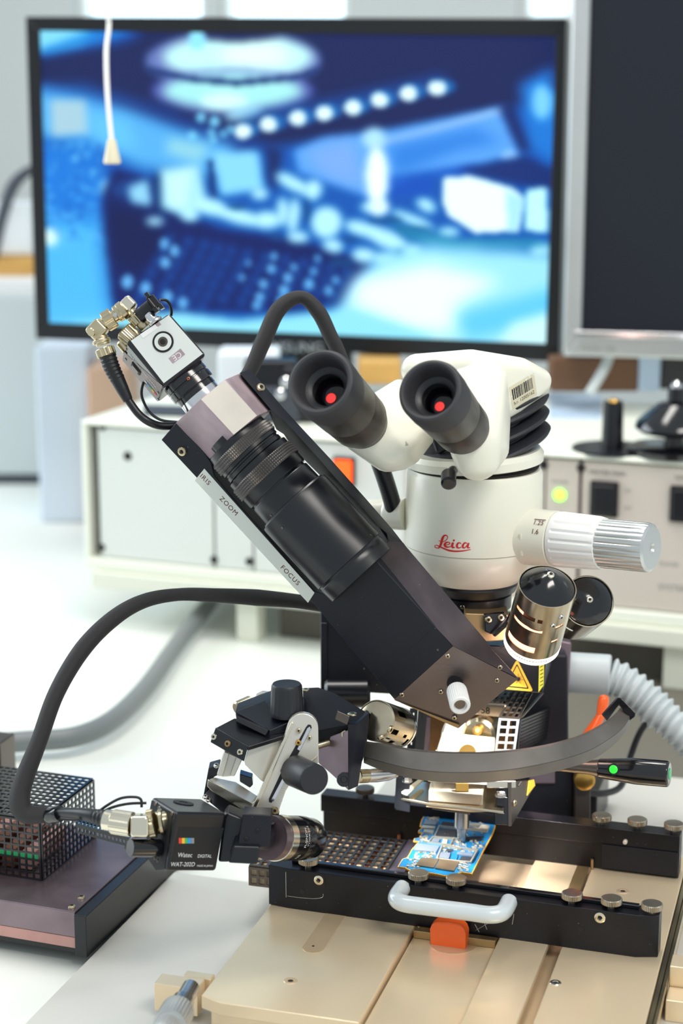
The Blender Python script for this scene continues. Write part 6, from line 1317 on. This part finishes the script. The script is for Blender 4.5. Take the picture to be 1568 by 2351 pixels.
for k in range(14):
    x = 690-k*6.5; y = 760+k*14; g = G(); g.box(P5(x-18, y, 1056.5), RT*.9, UP*.35, FW*1); obj('rack_tooth', g, 'silver_bracket', br)
b5('base_top', [(160, 755), (200, 740), (340, 770), (480, 860), (440, 905)], [1062, 1070, 1075, 1062, 1052], 0, 'silver_bracket', vec=-ZA*2)
b5('base_face', [(160, 752), (195, 775), (445, 905), (475, 880), (440, 975), (400, 960), (185, 830), (155, 800)], [1062, 1060, 1052, 1055, 1052, 1052, 1060, 1062], 3, 'nickel_bright', vec=FW*3)
for q in ([(265, 570), (300, 585), (255, 740), (215, 735)], [(345, 605), (385, 620), (330, 740), (300, 735)]): b5('post', q, 1062, 5, 'silver_bracket', bev=1)
b5('post_web', [(295, 585), (350, 610), (310, 735), (250, 740)], 1066, 3, 'silver_bracket')
b5('link_block', [(365, 720), (445, 745), (450, 790), (430, 810), (365, 770)], 1072, 8, 'black_gloss')
b5('rear_hinge', [(165, 680), (235, 660), (240, 720), (200, 740), (165, 800), (150, 870), (130, 870)], 1072, 10, 'black_satin')
for (x, y) in ((215, 668), (145, 870), (165, 890)): screw(br, P5(x, y, 1066), -FW*.5+ZA, px(7, 1066), 1.2, 'steel')
g = G(); g.cyl(P5(340, 300, 1105), P5(440, 255, 1112), px(16, 1100), ch=1); obj('rear_roller', g, 'nickel', br)
g = G(); slabP(g, [z5(440, 285), z5(470, 215), z5(510, 195), z5(550, 200), z5(555, 240), z5(480, 280)], 1110, 4); obj('rear_curved_plate', g, 'silver_bracket', br, bev=.5)
k0, k1 = P5(722, 700, 1052), P5(845, 755, 1024)
g = G(); g.lathe(k0, k1-k0, [(-6, 0), (-6, px(22, 1050)), (0, px(24, 1050)), (0, px(35.5, 1040)), (1, px(37, 1040)), ((k1-k0).length-1.2, px(35.5, 1035)), ((k1-k0).length, px(33, 1035)), ((k1-k0).length, 0)], 96, mod=lambda th, q: 1+(.012*math.cos(10*th) if 1 < q < (k1-k0).length-1.5 else 0)); obj('clamp_knob', g, 'knob_black', br, label='black clamp knob on the silver plate')
# black clamp down to the lower camera
b5('tilt_arm', [(180, 800), (245, 820), (440, 960), (620, 985), (590, 1045), (390, 1060), (390, 1190), (300, 1190), (290, 1060), (240, 960), (130, 870)], [1072, 1070, 1062, 1060, 1052, 1046, 1042, 1042, 1050, 1060, 1070], 8, 'black_anodised')
b5('lens_clamp', [(385, 975), (572, 985), (556, 1190), (375, 1200), (350, 1180)], 1028, 12, 'black_anodised', bev=.8)
b5('clamp_foot', [(325, 1185), (495, 1190), (478, 1304), (292, 1294)], 1024, 16, 'black_satin', bev=1)
for (x, y, m) in ((407, 1135, 'ink'), (480, 1085, 'ink'), (412, 1185, 'nickel')): screw(br, P5(x, y, 1027.8), -FW, px(5, 1028), .6, m)
# ================================================================== LOWER CAMERA
lc2 = thing('camera', 'lower black camera with silver-ringed lens pointing at the board from the left', 'camera', tuple(P(450, 1990, 1040)), None)
def zl_(x, y): return (x/2.529, 1640+y/2.529)
K = [(1020, 568), (1318, 575), (1255, 912), (968, 912)]; kt_ = [1006, 1030, 1034, 1010]
Kp = [P(*zl_(*p), t) for p, t in zip(K, kt_)]
Kp[2] = PP(*zl_(*K[2]), Kp[0], (Kp[1]-Kp[0]).cross(Kp[3]-Kp[0]).normalized())
bvec = P(*zl_(880, 480), 1040)-Kp[0]
g = G(); g.prism(Kp, bvec); obj('body', g, 'black_satin', lc2, bev=2, bseg=3)
kn_ = (Kp[1]-Kp[0]).cross(Kp[3]-Kp[0]).normalized()
if kn_.dot(FW) > 0: kn_ = -kn_
def kf(x, y, d=.1): return PP(*zl_(x, y), Kp[0]+kn_*d, kn_)
kx, ky = (Kp[1]-Kp[0]).normalized(), None; ky = kn_.cross(kx)
g = G(); g.prism([kf(1040, 655), kf(1300, 660), kf(1238, 902), kf(985, 900)], -kn_*.1); fp = obj('name_plate', g, 'black_matte', lc2)
text('lettering', 'Watec', 3.8, kf(1075, 818, .25), kx, ky, 'ink_white', fp, ext=.04); text('lettering', 'DIGITAL', 2.7, kf(1188, 824, .25), kx, ky, 'ink_white', fp, ext=.04)
text('lettering', 'WAT-202D', 3.5, kf(1062, 872, .25), kx, ky, 'ink_white', fp, ext=.04); text('lettering', 'MADE IN JAPAN', 1.6, kf(1190, 880, .25), kx, ky, 'ink_white', fp, ext=.04)
for k, m in enumerate(('swatch_red', 'swatch_yellow', 'swatch_green', 'swatch_blue', 'ink_grey')):
    x = 1038+k*18; g = G(); g.prism([kf(x, 718, .2), kf(x+17, 718, .2), kf(x+17, 750, .2), kf(x, 750, .2)], kn_*.05); obj('colour_swatch', g, m, fp)
# socket on top
tn_ = bvec.cross(kx).normalized()
if tn_.dot(UP) < 0: tn_ = -tn_
c = PP(*zl_(1065, 515), Kp[0]+tn_*.1, tn_); g = G(); g.lathe(c, tn_, [(0, 0), (0, 6), (.4, 6), (.4, 2.6), (.1, 2.6), (.1, 0)], 36); obj('threaded_socket', g, 'ink', lc2)
# back end: rim, connectors
bn = (Kp[3]-Kp[0]).cross(bvec).normalized()
if bn.dot(RT) > 0: bn = -bn
def bf(x, y, d=.2): return PP(*zl_(x, y), Kp[0]+bn*d, bn)
g = G(); g.prism([bf(880, 500), bf(1000, 580), bf(955, 900), bf(905, 905), bf(860, 840), bf(860, 600)], -bn*.2); obj('rear_panel', g, 'black_matte', lc2)
for (x, y) in ((905, 520), (1000, 575), (925, 545), (915, 850), (900, 835)): c = bf(x, y, .2); g = G(); g.lathe(c, bn, [(0, 0), (0, 1.4), (.6, 1.2), (.6, 0)], 14); obj('screw', g, 'steel_dark', lc2)
b2 = thing('coax_connector', 'silver connector plugged into the back of the lower camera', 'connector', tuple(P(320, 1895, 1010)))
zc5 = lambda x, y, t=1018: P(*zl_(x, y), t); pl5 = lambda n: px(n/2.529/2, 1018)
ring('barrel', zc5(985, 620, 1022), zc5(900, 632, 1018), pl5(130), par=b2); ring('flange', zc5(950, 622), zc5(925, 626), pl5(150), par=b2); ring('collar', zc5(900, 632), zc5(860, 640), pl5(165), par=b2, fl=26)
g = G(); g.box(zc5(815, 645, 1012), RT*pl5(110), UP*pl5(128), FW*6); obj('elbow_block', g, 'nickel_bright', b2, bev=2.2)
ring('knurled_collar', zc5(770, 640, 1012), zc5(655, 622, 1016), pl5(140), par=b2, fl=30, m='nickel_bright'); ring('collar', zc5(660, 622, 1016), zc5(612, 612, 1018), pl5(124), par=b2, m='nickel_bright')
pl_ = thing('power_plug', 'black round plug in the back of the lower camera under the silver connector', 'plug', tuple(P(335, 1950, 1010)))
ring('plug_body', zc5(925, 775, 1020), zc5(755, 775, 1010), pl5(106), 'black_gloss', par=pl_); ring('flange', zc5(790, 775), zc5(735, 750), pl5(70), 'black_satin', par=pl_); ring('socket_ring', zc5(955, 770, 1024), zc5(920, 773, 1020), pl5(85), 'ink', par=pl_)
cbl = thing('camera_cable', 'black cable with strain relief leading left from the lower silver connector', 'cable', tuple(P(200, 1870, 1030)))
g = G(); g.tube([zc5(615, 608, 1018), zc5(540, 590, 1022), zc5(450, 575, 1030), zc5(345, 570, 1042)], [pl5(104), pl5(84), pl5(66), pl5(56)], 24, sub=20, mod=lambda s: 1+(.05*math.sin(s*2.6) if s < 7 else 0)); obj('strain_relief', g, 'cable_black', cbl)
g = G(); g.lathe(zc5(350, 575, 1042), zc5(290, 590, 1048)-zc5(350, 575, 1042), [(0, 0), (0, pl5(96)), (3, pl5(104)), (5, pl5(96)), (8, pl5(104)), (10, pl5(94)), (10, 0)], 32); obj('cable_tie', g, 'black_gloss', cbl)
for i_, (lab, pp) in enumerate((('upper thin black lead curving to the top of the lower camera', [(560, 575), (620, 530), (700, 488), (780, 480), (818, 495), (822, 540)]), ('middle thin black lead running to the back of the lower camera', [(560, 590), (640, 545), (740, 520), (850, 515)]), ('lower thin black lead sagging between cable tie and connector', [(350, 605), (420, 612), (480, 608), (560, 600)]))):
    cable_('thin_lead', lab, [zc5(x, y, 1024) for x, y in pp], pl5(16), 'cable_black', 10)
# thin perforated strip behind the connector
g = G(); A5, B5 = P(175, 1895, 1120), P(300, 1928, 1110); g.sheet(A5, B5-A5, ZA*-5, None, 14, 1, 1.3, 1, FH); g.sheet(A5, B5-A5, FH*14, None, 14, 2, 1.3, 1, ZA); tag(obj('perforated_strip', g, 'black_gloss', flat=True), 'thin black perforated strip between mesh cage and lower camera', 'strip')
g = G(); slabP(g, [z5(*p) for p in [(285, 965), (395, 1010), (392, 1200), (335, 1262), (300, 1290), (225, 1290), (262, 1000)]], 1040, 14); obj('front_housing', g, 'black_satin', lc2, bev=1.5)
# lens
q0, q1 = P(*z5(470, 1128), 1044), P(*z5(822, 1132), 1092); qd_ = (q1-q0); QL = qd_.length; qd_ = qd_.normalized(); gx_ = lambda x: (x-470)/(352)*QL; p5 = lambda n, t=1066: px(n/2.8/2, t)
g = G(); g.lathe(q0, qd_, [(gx_(548), 0), (gx_(548), p5(284)), (gx_(585), p5(288)), (gx_(585), 0)], 72); obj('lens_barrel', g, 'purple_metal', lc2)
g = G(); g.lathe(q0, qd_, [(-9, 0), (-9, p5(150)), (gx_(530), p5(150)), (gx_(530), 0)], 48); obj('mount_ring', g, 'black_satin', lc2)
g = G(); g.lathe(q0, qd_, [(gx_(585), p5(280)), (gx_(585)+.3, p5(298)), (gx_(625), p5(298)), (gx_(627), p5(286))], 72); obj('silver_ring', g, 'nickel_bright', lc2)
g = G(); g.lathe(q0, qd_, [(gx_(625), p5(280)), (gx_(627), p5(288)), (gx_(700), p5(290)), (gx_(702), p5(282)), (gx_(708), p5(290)), (gx_(760), p5(286)), (gx_(764), p5(276)), (gx_(812), p5(268)), (gx_(820), p5(256)), (gx_(822), p5(230)), (gx_(814), p5(220)), (gx_(812), 0)], 72); fr_ = obj('focus_ring', g, 'black_gloss', lc2)
lnn = (-FW-qd_*(-FW).dot(qd_)).normalized(); luu = qd_.cross(lnn)
if luu.dot(UP) < 0: luu = -luu
def lmap(x, up0, rr): return lambda a, b: q0+qd_*(gx_(x)-b)+(lnn*math.cos((up0+a)/rr)+luu*math.sin((up0+a)/rr))*(rr+.1)
text('lettering', 'FUJINON', 3., V((0, 0, 0)), XA, YA, 'ink_white', fr_, mapf=lmap(672, 4.5, p5(290))); text('lettering', 'TV LENS 1:1.4', 2.1, V((0, 0, 0)), XA, YA, 'ink_white', fr_, mapf=lmap(690, 5.5, p5(290))); text('lettering', 'N5', 3.2, V((0, 0, 0)), XA, YA, 'ink_white', fr_, mapf=lmap(668, -8.5, p5(290)))
for o in bpy.data.objects:
    if '_org' in o: del o['_org']
